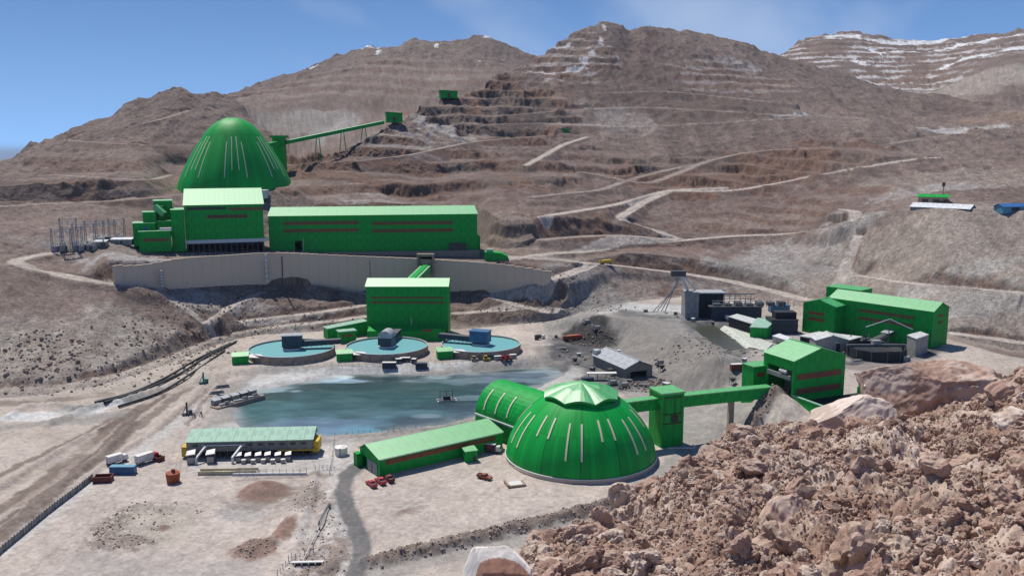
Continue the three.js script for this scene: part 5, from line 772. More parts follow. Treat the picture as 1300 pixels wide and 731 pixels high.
put(container('rusty container with white roof near the front of the receiving plant', M.redDark, 9, M.white), 938, 481, 10, .15, 1.1);
put(container('navy container under the long white roof beyond the round dome', M.navy, 6, M.navy), 746, 486, 0, .2, 1.2);
function skip(label, m, L, r) { const g = thing('ore_skip', label, 'skip', V(0, 0, 0)); part('shell', [prism([[-L / 2, 0], [L / 2, 0], [L / 2 + .4, 2], [-L / 2 - .4, 2]], r - .15, r), prism([[-L / 2, 0], [L / 2, 0], [L / 2 + .4, 2], [-L / 2 - .4, 2]], -r, -r + .15), box(-L / 2 - .3, -L / 2, 0, 2, -r, r), box(L / 2, L / 2 + .3, 0, 2, -r, r), box(-L / 2, L / 2, 0, .2, -r, r)], m, g); part('rim', [box(-L / 2 - .5, L / 2 + .5, 2, 2.2, r - .2, r + .1), box(-L / 2 - .5, L / 2 + .5, 2, 2.2, -r - .1, -r + .2)], m, g); part('skid', [box(-L / 2, L / 2, -.4, 0, .5, .8), box(-L / 2, L / 2, -.4, 0, -.8, -.5)], M.steelD, g); return g; }
put(skip('dark red open skip nearest the fence wall', M.redDark, 5.5, 1.8), 130.5, 611, 0, .1, 1.2); put(skip('small brown skip between the white truck and the mint roofed house', M.redDark, 3, 1.4), 202, 585, 0, 1.1, 1.0);
{ const g = thing('rusty_tank', 'rusty red round tank with open hatch left of the transformers', 'tank', on(219.5, 612, 0)); part('shell', new THREE.CylinderGeometry(3, 2.6, 4.2, 18).translate(0, 2.2, 0), M.orange, g, true); part('lid', new THREE.ConeGeometry(2.6, 1.4, 18).translate(0, 5, 0), M.orange, g, true); part('hatch', new THREE.CylinderGeometry(.8, .8, .8, 10).translate(.4, 5.6, .6), M.redDark, g, true); part('leg', [box(-2, -1.6, -.4, .4, -1.6, -1.2), box(1.6, 2, -.4, .4, 1.2, 1.6), box(1.6, 2, -.4, .4, -1.6, -1.2), box(-2, -1.6, -.4, .4, 1.2, 1.6)], M.steelD, g); }
{ const g = thing('water_tank', 'white round water tank between the mint roofed house and the long shed', 'tank', on(433, 577, 0)); part('shell', new THREE.CylinderGeometry(2.9, 2.9, 4, 20).translate(0, 1.8, 0), M.white, g, true); part('roof', new THREE.ConeGeometry(3.1, .8, 20).translate(0, 4.2, 0), M.white, g, true); part('ladder', box(-.3, .3, 0, 4, 2.9, 3.1), M.steel, g); }
{ const p = on(596, 584, 0), g = thing('green_kiosk', 'small green kiosk with pale roof in front of the long shed', 'kiosk', p, .35); part('wall', box(-2.8, 2.8, -.5, 5, -2.6, 2.6), M.green, g); part('roof', slab(V(-3.1, 5, 2.9), V(3.1, 5, 2.9), V(3.1, 5.5, -2.9), V(-3.1, 5.5, -2.9), .3), M.greenRoof, g); part('door', box(1, 2.3, 0, 2.6, 2.6, 2.72), M.shade, g); }
{ // broken concrete footing beside the dome
  const p = on(655, 615, 0), g = thing('concrete_footing', 'broken concrete footing on the ground left of the round dome', 'footing', p, .3); part('slab', box(-4, 4, -.3, .4, -3, 3), M.gutter, g); part('curb', [box(-4.4, -3.6, 0, 1.4, -3.4, 3.2), box(-4, 3, 0, 1, 2.6, 3.4), box(2.8, 3.6, 0, .9, -2, 2.8)], M.wood, g);
  const q = on(868, 562, 0), k = thing('filter_vessel', 'cream upright vessel at the foot of the square green tower', 'tank', q); part('shell', new THREE.CylinderGeometry(1.8, 1.8, 5, 14).translate(-8, 2.4, 3), M.cream, k, true); part('dome_end', new THREE.SphereGeometry(1.8, 12, 6).translate(-8, 4.9, 3), M.cream, k, true); part('frame', [box(-9, 4, 0, .5, 8, 8.5), box(3.5, 4, 0, .5, 3, 8)], M.white, k);
}
// grey sheds in the hollow between pond and terrace
{
  const he = 7, A = G(794, 468, he), B = G(828.5, 464, he), F = G(775, 449, he), [g, L] = site('grey_shed', 'grey pitched roof shed in the dark hollow below the embankment', 'shed', A, B, 0), W = flatDist(A, F); hall(g, -L / 2, L / 2, -W, 0, he, 4, { axis: 'z', wall: M.rustWall, roof: M.greyRoof, over: .8, front: [[-L * .3, L * .3, -.5, 4.5]] }); part('vent', box(-L / 2, -L / 2 + 4, he + 1, he + 3.5, -W - 1, -W + 3), M.paleRoof, g);
  const p = on(764, 482, 0), k = thing('open_canopy', 'long thin white roofed canopy just beyond the round dome', 'canopy', p, .05); part('roof', box(-9, 9, 4, 4.5, -2, 2), M.white, k); for (const x of [-8, -2.7, 2.7, 8]) part('post', box(x - .2, x + .2, -.5, 4, -.2, .2), M.steelD, k);
  for (const [px, py, lab] of [[778, 489, 'pale machine skid right of the white roofed canopy'], [793, 492, 'grey machine skid close behind the round dome cap'], [838, 466, 'dark crusher skid right of the grey pitched shed'], [758, 433, 'pale screen frame on the black heap'], [745, 426, 'dark excavator frame on the black heap']]) { const o = on(px, py, 0), s = thing('machine_skid', lab, 'machine', o, .4); part('base', box(-3, 3, -.5, .7, -1.5, 1.5), M.steelD, s); part('housing', box(-1.5, 2.2, .7, 3, -1.2, 1.2), M.steel, s); part('arm', bar(V(-1, 2, 0), V(-4.5, 4.4, .5), .6), M.gutter, s); wheels(s, [-2, 2], 1.5, .6, .4); }
}
// floating pump barge, pond side screens
{
  const p = G(567, 509, -1.5), g = thing('pump_barge', 'small dark pump barge floating on the pond', 'barge', p, .2); part('hull', [box(-5.5, 5.5, -.4, .7, 1.4, 2.6), box(-5.5, 5.5, -.4, .7, -2.6, -1.4)], M.white, g); part('deck', box(-4.6, 4.6, .7, 1, -2.8, 2.8), M.steelD, g); part('pump', box(-2, 2, 1, 3, -1.2, 1.2), M.navy, g); for (const x of [-3.6, 0, 3.6]) part('mast', box(x - .15, x + .15, 1, 5.6, -1.6, -1.3), M.steelD, g); part('boom', box(-3.8, 3.8, 5.3, 5.6, -1.65, -1.25), M.steelD, g);
  const a = on(297, 512, -1), k = thing('pump_station', 'pale steel pump station stepping down the left pond bank', 'pump station', V(a.x, 0, a.z), .95); part('base', box(-15, 17, -4, .8, -3.6, 5.5), M.concreteD, k);
  for (let i = 0; i < 5; i++) { const x = -13 + i * 6; const b = part('screen_box', box(x, x + 4.6, .8, 3.2, -3, 0), i % 2 ? M.steelD : M.greySheet, k); part('lid', slab(V(x - .2, 3.2, .3), V(x + 4.8, 3.2, .3), V(x + 4.8, 4, -3.2), V(x - .2, 4, -3.2), .25), M.greyRoof, b); }
  for (let i = 0; i < 3; i++) part('pipe', pole(V(-12 + i * 9, 1.6, 3 + i * .4), V(-4 + i * 9, 1.2, 4.4), .6), M.gutter, k); part('handrail', [box(-15, 17, 2, 2.1, 5.2, 5.3), ...Array.from({ length: 11 }, (_, i) => box(-15 + i * 3.2, -14.85 + i * 3.2, .8, 2.1, 5.2, 5.3))], M.steel, k); part('motor', [box(-9, -6, .8, 2.4, 2.4, 4.4), box(3, 6, .8, 2.4, 2.4, 4.4), box(10, 13, .8, 2.4, 2.4, 4.4)], M.steelD, k);
  for (const [px, py, lab] of [[282, 492, 'flat grey pontoon pieces beside the pond pump station'], [275, 502, 'stacked dark pontoon pieces left of the pond pump station']]) { const o = on(px, py, 0), s = thing('pontoon_stack', lab, 'pontoon', o, .5); part('float', [box(-4, 4, 0, .9, -.9, .9)], M.greySheet, s); part('float', [box(-3, 3, .9, 1.6, -.7, .7)], M.steelD, s); part('bracket', [box(-3.6, -3.2, .9, 1.8, -1, 1), box(3.2, 3.6, .9, 1.8, -1, 1)], M.steel, s); }
  for (const [px, py, lab, m] of [[237, 527, 'dark drill rig standing alone on the dusty yard', M.steelD], [258, 487, 'small green pump rig beside the pipelines', M.teal]]) { const o = on(px, py, 0), s = thing('drill_rig', lab, 'rig', o, .6); part('base', box(-2.6, 2.6, .3, 1.2, -1.2, 1.2), m, s); part('mast', [box(-.4, .4, 1.2, 7, -.4, .4)], m, s); part('engine', box(.8, 2.6, 1.2, 2.6, -1, 1), m, s); part('brace', bar(V(-2.2, 1.2, 0), V(0, 5.6, 0), .3), m, s); wheels(s, [-1.7, 1.7], 1.2, .6, .4); }
  for (const [px, py, lab] of [[246, 530, 'small barrow rig right of the dark drill rig'], [255, 531, 'tripod stand right of the barrow rig']]) { const o = on(px, py, 0), s = thing('yard_stand', lab, 'stand', o, .2); part('frame', [bar(V(-1, 0, .5), V(0, 2, 0), .25), bar(V(1, 0, .5), V(0, 2, 0), .25), bar(V(0, 0, -1), V(0, 2, 0), .25)], M.steelD, s); part('head', box(-.6, .6, 1.8, 2.6, -.5, .5), M.greySheet, s); }
}
// red machines and small plant at the right thickener
[[618, 458, 'yellow skip loader below the right thickener tank', M.yellow], [640, 458, 'left one of the two red machines below the right thickener', M.red], [646, 457.5, 'right one of the two red machines below the right thickener', M.red], [624, 456.5, 'teal compressor left of the red machines', M.teal], [603, 458.5, 'ochre compressor right of the white canopy hut', M.wood]].forEach(([px, py, lab, m]) => { const o = on(px, py, 2.5), s = thing('yard_machine', lab, 'machine', o, .3); part('body', prism([[-2.4, .6], [2.4, .6], [2.2, 1.6], [.4, 2], [-2.4, 2.2]], -1, 1), m, s); part('cab', box(-1.8, 0, 2, 3.4, -.8, .8), M.glass, s); part('cab_roof', box(-2, .2, 3.4, 3.6, -.95, .95), m, s); wheels(s, [-1.5, 1.5], 1.05, .6, .4); });
// pipelines along the left bank
[[[120, 512], [165, 500], [210, 480], [250, 461], [292, 441]], [[132, 515], [180, 498], [226, 476], [266, 456], [300, 438]], [[150, 517], [200, 500], [245, 475], [285, 450]]].forEach((k, i) => { const pts = k.map(([px, py]) => on(px, py, .5).add(V(0, 1, 0))), g = thing('pipeline', ['outer black pipeline following the foot of the left slope', 'middle black pipeline along the white strip on the left', 'inner black pipeline nearest the dusty yard on the left'][i], 'pipeline', pts[0].clone().setY(0), 0, 'pipelines at the left slope'); const c = new THREE.CatmullRomCurve3(pts.map((p) => p.clone().sub(V(pts[0].x, 0, pts[0].z)))); part('pipe', new THREE.TubeGeometry(c, 60, .75, 7), M.pipe, g, true); for (let j = 1; j < 14; j++) { const p = c.getPoint(j / 14); part('saddle', box(p.x - .5, p.x + .5, p.y - 2.2, p.y - .4, p.z - .9, p.z + .9), M.concrete, g); } });
// boundary wall beside the haul tracks: upright sheets between posts
{ const k = P2([[-30, 731], [0, 703], [30, 678], [60, 653], [90, 630], [118, 608]], 0).map(([x, z]) => V(x, groundY(x, z), z)), c = new THREE.CatmullRomCurve3(k), n = 44, p = c.getSpacedPoints(n), g = thing('boundary_fence', 'grey sheet fence beside the haul tracks at lower left', 'fence', V(k[3].x, 0, k[3].z)); for (let i = 0; i < n; i++) { const a = p[i], b = p[i + 1], L = flatDist(a, b), y = groundY((a.x + b.x) / 2, (a.z + b.z) / 2), m = part('panel', box(-L / 2 + .06, L / 2 - .06, -.5, 2.5, -.08, .08), i % 3 ? M.greySheet : M.rustWall, g); m.position.set((a.x + b.x) / 2 - k[3].x, y, (a.z + b.z) / 2 - k[3].z); m.rotation.y = turnOf(a, b); const o = part('post', box(-.12, .12, -.5, 2.8, -.12, .12), M.steelD, g); o.position.set(a.x - k[3].x, y, a.z - k[3].z); } }
// post and wire fences
[[[[352, 731], [372, 714], [398, 703]], 'thin wire fence on the track at the bottom edge', 10], [[[418, 602], [422, 580], [424, 558]], 'pipe fence between the mint roofed house and the white tank', 8], [[[400, 598], [412, 596], [424, 597]], 'short red and white gate fence right of the transformers', 5], [[[330, 471], [420, 468.5], [500, 468], [600, 465], [680, 460]], 'wire fence along the far bank of the pond', 40], [[[425, 551.5], [480, 551], [530, 545], [580, 536]], 'wire fence on the near bank of the pond', 22]].forEach(([px, lab, n]) => { const k = px.map(([x, y]) => on(x, y, 0)), c = new THREE.CatmullRomCurve3(k), p = c.getSpacedPoints(n), g = thing('wire_fence', lab, 'fence', k[0].clone()); p.forEach((q, i) => { q.y = groundY(q.x, q.z); part('post', box(-.1, .1, -.4, 2.2, -.1, .1), i % 2 ? M.gutter : M.steel, g).position.copy(q.clone().sub(k[0])); if (i) { const a = p[i - 1].clone().sub(k[0]), b = q.clone().sub(k[0]); part('wire', [bar(a.clone().add(V(0, 1.1, 0)), b.clone().add(V(0, 1.1, 0)), .06), bar(a.clone().add(V(0, 2, 0)), b.clone().add(V(0, 2, 0)), .06)], M.steel, g); } }); });
{ // ruined trench frame at the bottom and a toppled pole
  const p = on(388, 718, 0), g = thing('trench_frame', 'low concrete trench frame with dark bays at the bottom edge', 'frame', p, .05); part('beam', [box(-6, 6, 1.2, 1.5, -.6, .7), box(-6, 6, -.3, .2, -1.5, 1.5)], M.gutter, g); for (let i = 0; i < 6; i++) part('pier', box(-6 + i * 2.3, -5.6 + i * 2.3, .2, 1.2, -1.4, 1.4), M.concreteD, g); part('bay', box(-5.8, 5.8, .2, 1.2, -1.2, .6), M.dark, g);  // dark box between the piers stands for the shade inside the bays
  const a = on(405, 672, 0).add(V(0, 3, 0)), b = on(418, 648, 0).add(V(0, 1.6, 0)), k = thing('steel_channel', 'dark steel channel lying across the rubble triangle', 'channel', a); part('rail', bar(V(0, 0, 0), b.clone().sub(a), .5, .3), M.steelD, k); part('rest', [box(-.3, .3, -3.2, -.2, -.3, .3)], M.concreteD, k); const d = b.sub(a); part('rest', [box(d.x - .5, d.x + .5, d.y - 2, d.y - .2, d.z - .5, d.z + .5)], M.concreteD, k);
  const e = on(418, 648, 0).add(V(0, 1, 0)), f = on(384, 716, 0).add(V(0, 1, 0)), q = thing('surface_pipe', 'thin pale pipe running down the rubble triangle', 'pipe', e); part('pipe', pole(V(0, 0, 0), f.sub(e), .14), M.gutter, q); part('flange', pole(f.clone().multiplyScalar(.5), f.clone().multiplyScalar(.51), .5), M.steel, q);
}
// electrical substation on the terrace at left
{
  const gantry = (px, py, w, h, lab) => { const o = T(px, py), g = thing('switchyard_gantry', lab, 'gantry', V(o.x, groundY(o.x, o.z), o.z), .1, 'switchyard gantries'); for (const s of [-1, 1]) { const x = s * w / 2; part('lattice_column', [bar(V(x - .9, -1, 0), V(x - .3, h, 0), .35), bar(V(x + .9, -1, 0), V(x + .3, h, 0), .35), ...Array.from({ length: 5 }, (_, i) => bar(V(x - .8, h * i / 5, 0), V(x + .7, h * (i + 1) / 5, 0), .22))], M.steel, g); } part('cross_beam', [box(-w / 2 - 1, w / 2 + 1, h - 1, h - .6, -.3, .3), box(-w / 2 - 1, w / 2 + 1, h - 2.6, h - 2.3, -.3, .3)], M.steel, g); for (let i = 0; i < 3; i++) part('insulator', pole(V(-w / 3 + i * w / 3, h - 5, 0), V(-w / 3 + i * w / 3, h - 2.6, 0), .45, 6), M.gutter, g); return g; };
  [[78, 318, 14, 17, 'leftmost'], [92, 314, 14, 16, 'second'], [88, 320, 12, 26, 'tallest'], [106, 309, 16, 15, 'fourth'], [120, 306, 14, 16, 'fifth'], [134, 303, 14, 15, 'sixth'], [148, 301, 12, 14, 'rightmost']].forEach(([px, py, w, h, s]) => gantry(px, py, w, h, `${s} grey lattice gantry of the switchyard left of the green blocks`));
  const tr = [[70, 317], [80, 319], [96, 317], [102, 319], [112, 316], [118, 318], [125, 310], [138, 307], [150, 307], [131, 314]]; tr.forEach(([px, py], i) => { const o = T(px, py), g = thing('switchyard_transformer', `${['first', 'second', 'third', 'fourth', 'fifth', 'sixth', 'seventh', 'eighth', 'ninth', 'tenth'][i]} grey transformer of the switchyard counted from the road bend`, 'transformer', V(o.x, groundY(o.x, o.z), o.z), .2 * i, 'switchyard transformers'); part('tank', box(-2.4, 2.4, -1, 4, -1.8, 1.8), i % 2 ? M.steelD : M.steel, g); part('fins', [box(-2, 2, .4, 3.4, 1.9, 2.6), box(-2, 2, .4, 3.4, -2.6, -1.9)], M.greySheet, g); for (const x of [-1.4, 0, 1.4]) part('bushing', pole(V(x, 4, 0), V(x * 1.3, 6.4, 0), .3, 6), M.gutter, g); });
  for (const [px, py, w, lab, m, r] of [[128, 313, 9, 'cream control hut among the switchyard transformers', M.cream, M.paleRoof], [155, 311, 16, 'white roofed low store between switchyard and green blocks', M.greySheet, M.whiteRoof]]) { const o = T(px, py), g = thing('switchyard_hut', lab, 'hut', V(o.x, groundY(o.x, o.z), o.z), .1); part('wall', box(-w / 2, w / 2, -1, 3.4, -3, 3), m, g); part('roof', slab(V(-w / 2 - .4, 3.4, 3.4), V(w / 2 + .4, 3.4, 3.4), V(w / 2 + .4, 4.4, -3.4), V(-w / 2 - .4, 4.4, -3.4), .3), r, g); part('door', box(-.7, .7, 0, 2.3, 3, 3.1), M.shade, g); }
}
// camp sheds on the shelf at upper right
{
  const a = T(1156, 267), b = T(1232, 268), y = groundY(a.x, a.z), [g, L] = site('camp_shed', 'long low white roofed shed on the shelf above the bare slope', 'shed', a, b, y); hall(g, -L / 2, L / 2, -16, 0, 3, 3.2, { wall: M.greySheet, roof: M.whiteRoof, rp: .55 }); part('door', box(L / 2 - 6, L / 2 - 2, 0, 2.6, .02, .2), M.shade, g);
  const c = D(1166, 259, 856), d = D(1204, 259, 856), y2 = groundY(c.x, c.z), [k, L2] = site('camp_house', 'brick house with green roof and square windows behind the white shed', 'house', c, d, y2), H = Math.max(4, yAt(c, 1166, 249.5) - y2); hall(k, -L2 / 2, L2 / 2, -10, 0, H, 2, { wall: M.brick, roof: M.green, over: 1 }); for (let i = 0; i < 3; i++) { const x = -L2 / 2 + 3 + i * 8.5; const w = part('window', box(x, x + 5, H * .4, H * .75, .02, .2), M.stripe, k); part('pane', box(x + .3, x + 4.7, H * .45, H * .7, .21, .3), M.glass, w); } part('garage_shade', box(L2 / 2 - 9, L2 / 2 - 1, 0, H * .62, .02, .3), M.dark, k);  // last part: dark panel on the wall stands for the shade of an opening
  const e = T(1290, 268), f = thing('blue_shed', 'blue roofed shed at the right edge of the shelf', 'shed', V(e.x, groundY(e.x, e.z), e.z), .25); hall(f, -12, 14, -10, 0, 3, 2.2, { wall: M.bluePale, roof: sheet(.05, .17, .42, .5) }); part('doorway_shade', box(-4, 4, 0, 2.4, .02, .2), M.dark, f);  // last part: flat dark panel in place of the unlit interior
  const h = D(1198, 246, 876), m = thing('camp_mast', 'thin dark mast behind the green roofed brick house', 'mast', V(h.x, groundY(h.x, h.z), h.z)); part('pole', pole(V(0, 0, 0), V(0, 14, 0), .3), M.steelD, m); part('head', box(-1.2, 1.2, 12, 15.5, -.5, .5), M.steelD, m);
}
// liner sheet over the edge of the settling pond
{ const q = [[905, 417], [920, 413.5], [950, 424], [982, 437], [972, 446], [945, 440], [922, 427]].map(([x, y]) => G(x, y, 14)), n = q.length, c = q.reduce((s, p) => s.add(p), V(0, 0, 0)).multiplyScalar(1 / n), v = [], idx = []; v.push(0, groundY(c.x, c.z) - 14 + .5, 0); for (let r = 1; r <= 5; r++) for (let i = 0; i < n * 4; i++) { const a = q[Math.floor(i / 4)], b = q[(Math.floor(i / 4) + 1) % n], t = (i % 4) / 4, x = lerp(a.x, b.x, t) - c.x, z = lerp(a.z, b.z, t) - c.z, k = r / 5, X = x * k, Z = z * k; v.push(X, groundY(X + c.x, Z + c.z) - 14 + .45 + .25 * vn(X * .4, Z * .4), Z); } const S = n * 4; for (let i = 0; i < S; i++) idx.push(0, 1 + i, 1 + (i + 1) % S); for (let r = 0; r < 4; r++) for (let i = 0; i < S; i++) { const a = 1 + r * S + i, b = 1 + r * S + (i + 1) % S; idx.push(a, a + S, b, b, a + S, b + S); } const gm = new THREE.BufferGeometry(); gm.setAttribute('position', new THREE.Float32BufferAttribute(v, 3)); gm.setIndex(idx); one('pond_liner', 'crumpled pale green liner sheet beside the dark settling pond', 'liner', [gm], M.tarp, V(c.x, 14, c.z)); }

// scrap and small plant lying about in the muddy ground
{
  const sr = mulberry(99), kinds = [
    (g) => { part('drum', new THREE.CylinderGeometry(.9, .9, 2.4, 10).rotateZ(Math.PI / 2).translate(0, .8, 0), M.steelD, g, true); part('stand', box(-1, 1, -.3, .3, -.6, .6), M.steel, g); },
    (g) => { part('bundle', [box(-3, 3, 0, .5, -.6, .1), box(-2.7, 2.6, .1, .6, .2, .8)], M.steel, g); part('sleeper', [box(-2.2, -1.8, -.4, 0, -1, 1), box(1.8, 2.2, -.4, 0, -1, 1)], M.wood, g); },
    (g) => { part('hopper', new THREE.CylinderGeometry(1.8, .6, 2, 4).rotateY(.78).translate(0, 2, 0), M.steelD, g, true); part('leg', [box(-1.1, -.9, -.4, 2, -1.1, -.9), box(.9, 1.1, -.4, 2, -1.1, -.9), box(-1.1, -.9, -.4, 2, .9, 1.1), box(.9, 1.1, -.4, 2, .9, 1.1)], M.steel, g); },
    (g) => { part('cabinet', box(-1.4, 1.4, -.2, 2, -1, 1), M.greySheet, g); part('lid', box(-1.5, 1.5, 2, 2.2, -1.1, 1.1), M.whiteRoof, g); },
  ], names = ['steel_drum', 'pipe_bundle', 'feed_hopper', 'steel_cabinet'], cats = ['drum', 'pipes', 'hopper', 'cabinet'];
  const zones = [['in the muddy hollow behind the round dome', [[712, 446], [735, 452], [752, 470], [775, 476], [800, 486], [818, 492], [846, 492], [730, 462], [786, 448], [770, 462], [840, 474], [706, 434]], 0], ['on the terrace before the black machinery plant', [[858, 402], [880, 408], [905, 409], [930, 410], [948, 418], [965, 428], [990, 438], [845, 397], [820, 396]], 14], ['beside the black slurry tank', [[1072, 450], [1090, 458], [1136, 452], [1150, 458]], 14], ['at the right of the pond by the receiving plant', [[925, 470], [945, 472], [930, 490], [915, 466], [955, 485]], 9]];
  const ordn = ['leftmost', 'second', 'third', 'fourth'];
  for (const [where, pts, lvl] of zones) { const seen = [0, 0, 0, 0]; [...pts].sort((a, b) => a[0] - b[0]).forEach(([px, py], i) => { const k = i % 4, g = thing(names[k], `${ordn[seen[k]++]} ${['dark steel drum', 'bundle of grey pipes', 'dark feed hopper', 'white lidded cabinet'][k]} ${where}`, cats[k], on(px, py, lvl), sr() * 6, `${cats[k]} ${where}`); kinds[k](g); g.scale.setScalar(.9 + sr() * .6); }); }
}
// ================================================================ foreground: rubble bank and boulders on the camera's hill
const rnd = mulberry(4242);
// crest of the bank (outline against the valley) and its lower edge: [px, py, range]
const BANK = [
  [[560, 760, 7.2], [640, 748, 7.4], [690, 722, 7.8], [740, 690, 8.4], [790, 656, 9.2], [830, 622, 10], [880, 598, 10.6], [930, 572, 11.2], [975, 566, 11.6], [1030, 562, 12.2], [1085, 548, 13], [1150, 532, 14], [1220, 524, 14.6], [1275, 496, 15], [1320, 470, 15.5], [1450, 430, 16], [1700, 420, 16]],
  [[560, 830, 4.6], [690, 800, 4.8], [800, 770, 5], [900, 760, 5.1], [1000, 756, 5.2], [1100, 752, 5.3], [1200, 750, 5.4], [1300, 748, 5.5], [1450, 746, 5.5], [1700, 744, 5.5]],
].map((L) => L.map(([px, py, d]) => { const p = D(px, py, d); return [Math.atan2(p.x, -p.z), d, p.y]; }));
const rowAt = (L, az) => { let i = 0; while (i < L.length - 2 && az > L[i + 1][0]) i++; const t = Math.min(1, Math.max(0, (az - L[i][0]) / (L[i + 1][0] - L[i][0]))); return [lerp(L[i][1], L[i + 1][1], t), lerp(L[i][2], L[i + 1][2], t)]; };
function bankBase(x, z) {
  const az = Math.atan2(x, -z), d = Math.hypot(x, z), [d1, y1] = rowAt(BANK[0], az), [d0, y0] = rowAt(BANK[1], az); let y;
  if (d < d0) y = y0 + (d0 - d) * .12; else if (d < d1) { const t = (d - d0) / (d1 - d0); y = lerp(y0, y1, t) + .14 * Math.sin(t * Math.PI); } else y = y1 - (d - d1) * 1.15 - (d - d1) * (d - d1) * .1;
  const side = sstep(-.11, -.03, az); return lerp(EYE - 9 - d * .3, y, side);
}
const lump = (x, z, s) => { let best = 9; const X = x / s, Z = z / s, xi = Math.floor(X), zi = Math.floor(Z); for (let i = -1; i <= 1; i++) for (let j = -1; j <= 1; j++) { const h = ((xi + i) * 131 + (zi + j) * 7919) & 65535, cx = xi + i + .5 + .42 * NT[h], cz = zi + j + .5 + .42 * NT[(h + 977) & 65535], r = .5 + .22 * NT[(h + 333) & 65535], q = Math.hypot(X - cx, Z - cz) / r; if (q < best) best = q; } return Math.sqrt(Math.max(0, 1 - Math.min(1, best) ** 2)); };
function bankY(x, z) { const b = bankBase(x, z); return b + .16 * fbm(x * .8 + 5, z * .8, 3) + .11 * lump(x + .25 * vn(x * 1.7, z * 1.7), z + .2 * vn(x * 1.9 + 8, z * 1.9), .8) + .07 * lump(x + .1 * vn(x * 3, z * 3), z, .38) + .038 * lump(x * 1.1 + 9, z + .05 * vn(x * 7, z * 7), .15) + .024 * lump(x + .02 * vn(x * 20, z * 20), z * 1.07 + 4, .08) + .014 * lump(x * .97 + 2 + .01 * vn(x * 40, z * 40), z, .045) + .05 * fbm(x * 4.6, z * 4.6, 4) + .022 * (ridged(x * 3.1 + 3, z * 3.1, 3) - .45) + .014 * fbm(x * 17, z * 17, 3); }
const clayMap = texFrom(512, tiled(512, (a, b) => .5 * tnoise(a, b, 6, 31) + .4 * tnoise(a, b, 20, 32) + .3 * tnoise(a, b, 70, 33) + .3 * tnoise(a, b, 200, 34)), (x) => { const k = 238 + x * 40, w = Math.max(0, x); return [Math.min(255, k + w * 12), Math.min(255, k - 6 + w * 16), Math.min(255, k - 12 + w * 20)].map((q) => Math.max(60, q)); }, true);
const clayBump = texFrom(512, tiled(512, (a, b) => .5 * tnoise(a, b, 18, 41) + .4 * tnoise(a, b, 50, 42) + .35 * tnoise(a, b, 140, 43) + .2 * tnoise(a, b, 250, 44)), (x) => { const k = Math.max(0, Math.min(255, 128 + x * 110)); return [k, k, k]; });
const CLAY = new THREE.MeshStandardMaterial({ vertexColors: true, roughness: 1, map: clayMap, bumpMap: clayBump, bumpScale: .010 }), CLOD = new THREE.MeshStandardMaterial({ vertexColors: true, roughness: 1, map: clayMap }), STONE = new THREE.MeshStandardMaterial({ vertexColors: true, roughness: 1 });
const clayTone = (x, z) => { const n = fbm(x * 1.1 + 30, z * 1.1, 3), m = fbm(x * 4, z * 4, 3); let r = .46, g = .37, b = .315; const k = sstep(-.15, .25, n + m * .6); r = lerp(r, .32, k); g = lerp(g, .215, k); b = lerp(b, .17, k); const w = sstep(.2, .55, m - n * .3); return [lerp(r, .56, w * .6), lerp(g, .48, w * .6), lerp(b, .43, w * .6)]; };
{
  const NX = 780, NR = 520, a0 = -.12, a1 = .68, azOf = (i) => i <= 680 ? lerp(a0, a1, i / 680) : lerp(a1, 1.5, (i - 680) / 100), pos = [], col = [], uv = [], idx = [];
  for (let r = 0; r <= NR; r++) for (let i = 0; i <= NX; i++) { const az = azOf(i), [d1] = rowAt(BANK[0], az), t = r / NR, d = t < .08 ? lerp(1.2, 4.4, t / .08) : t < .92 ? lerp(4.4, d1 + .25, Math.pow((t - .08) / .84, 1.15)) : lerp(d1 + .25, d1 + 7, (t - .92) / .08), x = Math.sin(az) * d, z = -Math.cos(az) * d, c = clayTone(x, z); pos.push(x, bankY(x, z), z); col.push(...c); uv.push(x / 1.6, z / 1.6); }
  for (let r = 0; r < NR; r++) for (let i = 0; i < NX; i++) { const a = r * (NX + 1) + i, b = a + 1, c = a + NX + 1, e = c + 1; idx.push(a, b, c, b, e, c); }
  const g = new THREE.BufferGeometry(); g.setAttribute('position', new THREE.Float32BufferAttribute(pos, 3)); g.setAttribute('color', new THREE.Float32BufferAttribute(col, 3)); g.setAttribute('uv', new THREE.Float32BufferAttribute(uv, 2)); g.setIndex(idx); g.computeVertexNormals();
  const m = new THREE.Mesh(g, CLAY); m.name = 'rubble_bank'; m.userData = { kind: 'structure', label: 'reddish bank of crumbled rock at the viewpoint' }; m.castShadow = m.receiveShadow = true; scene.add(m);
}
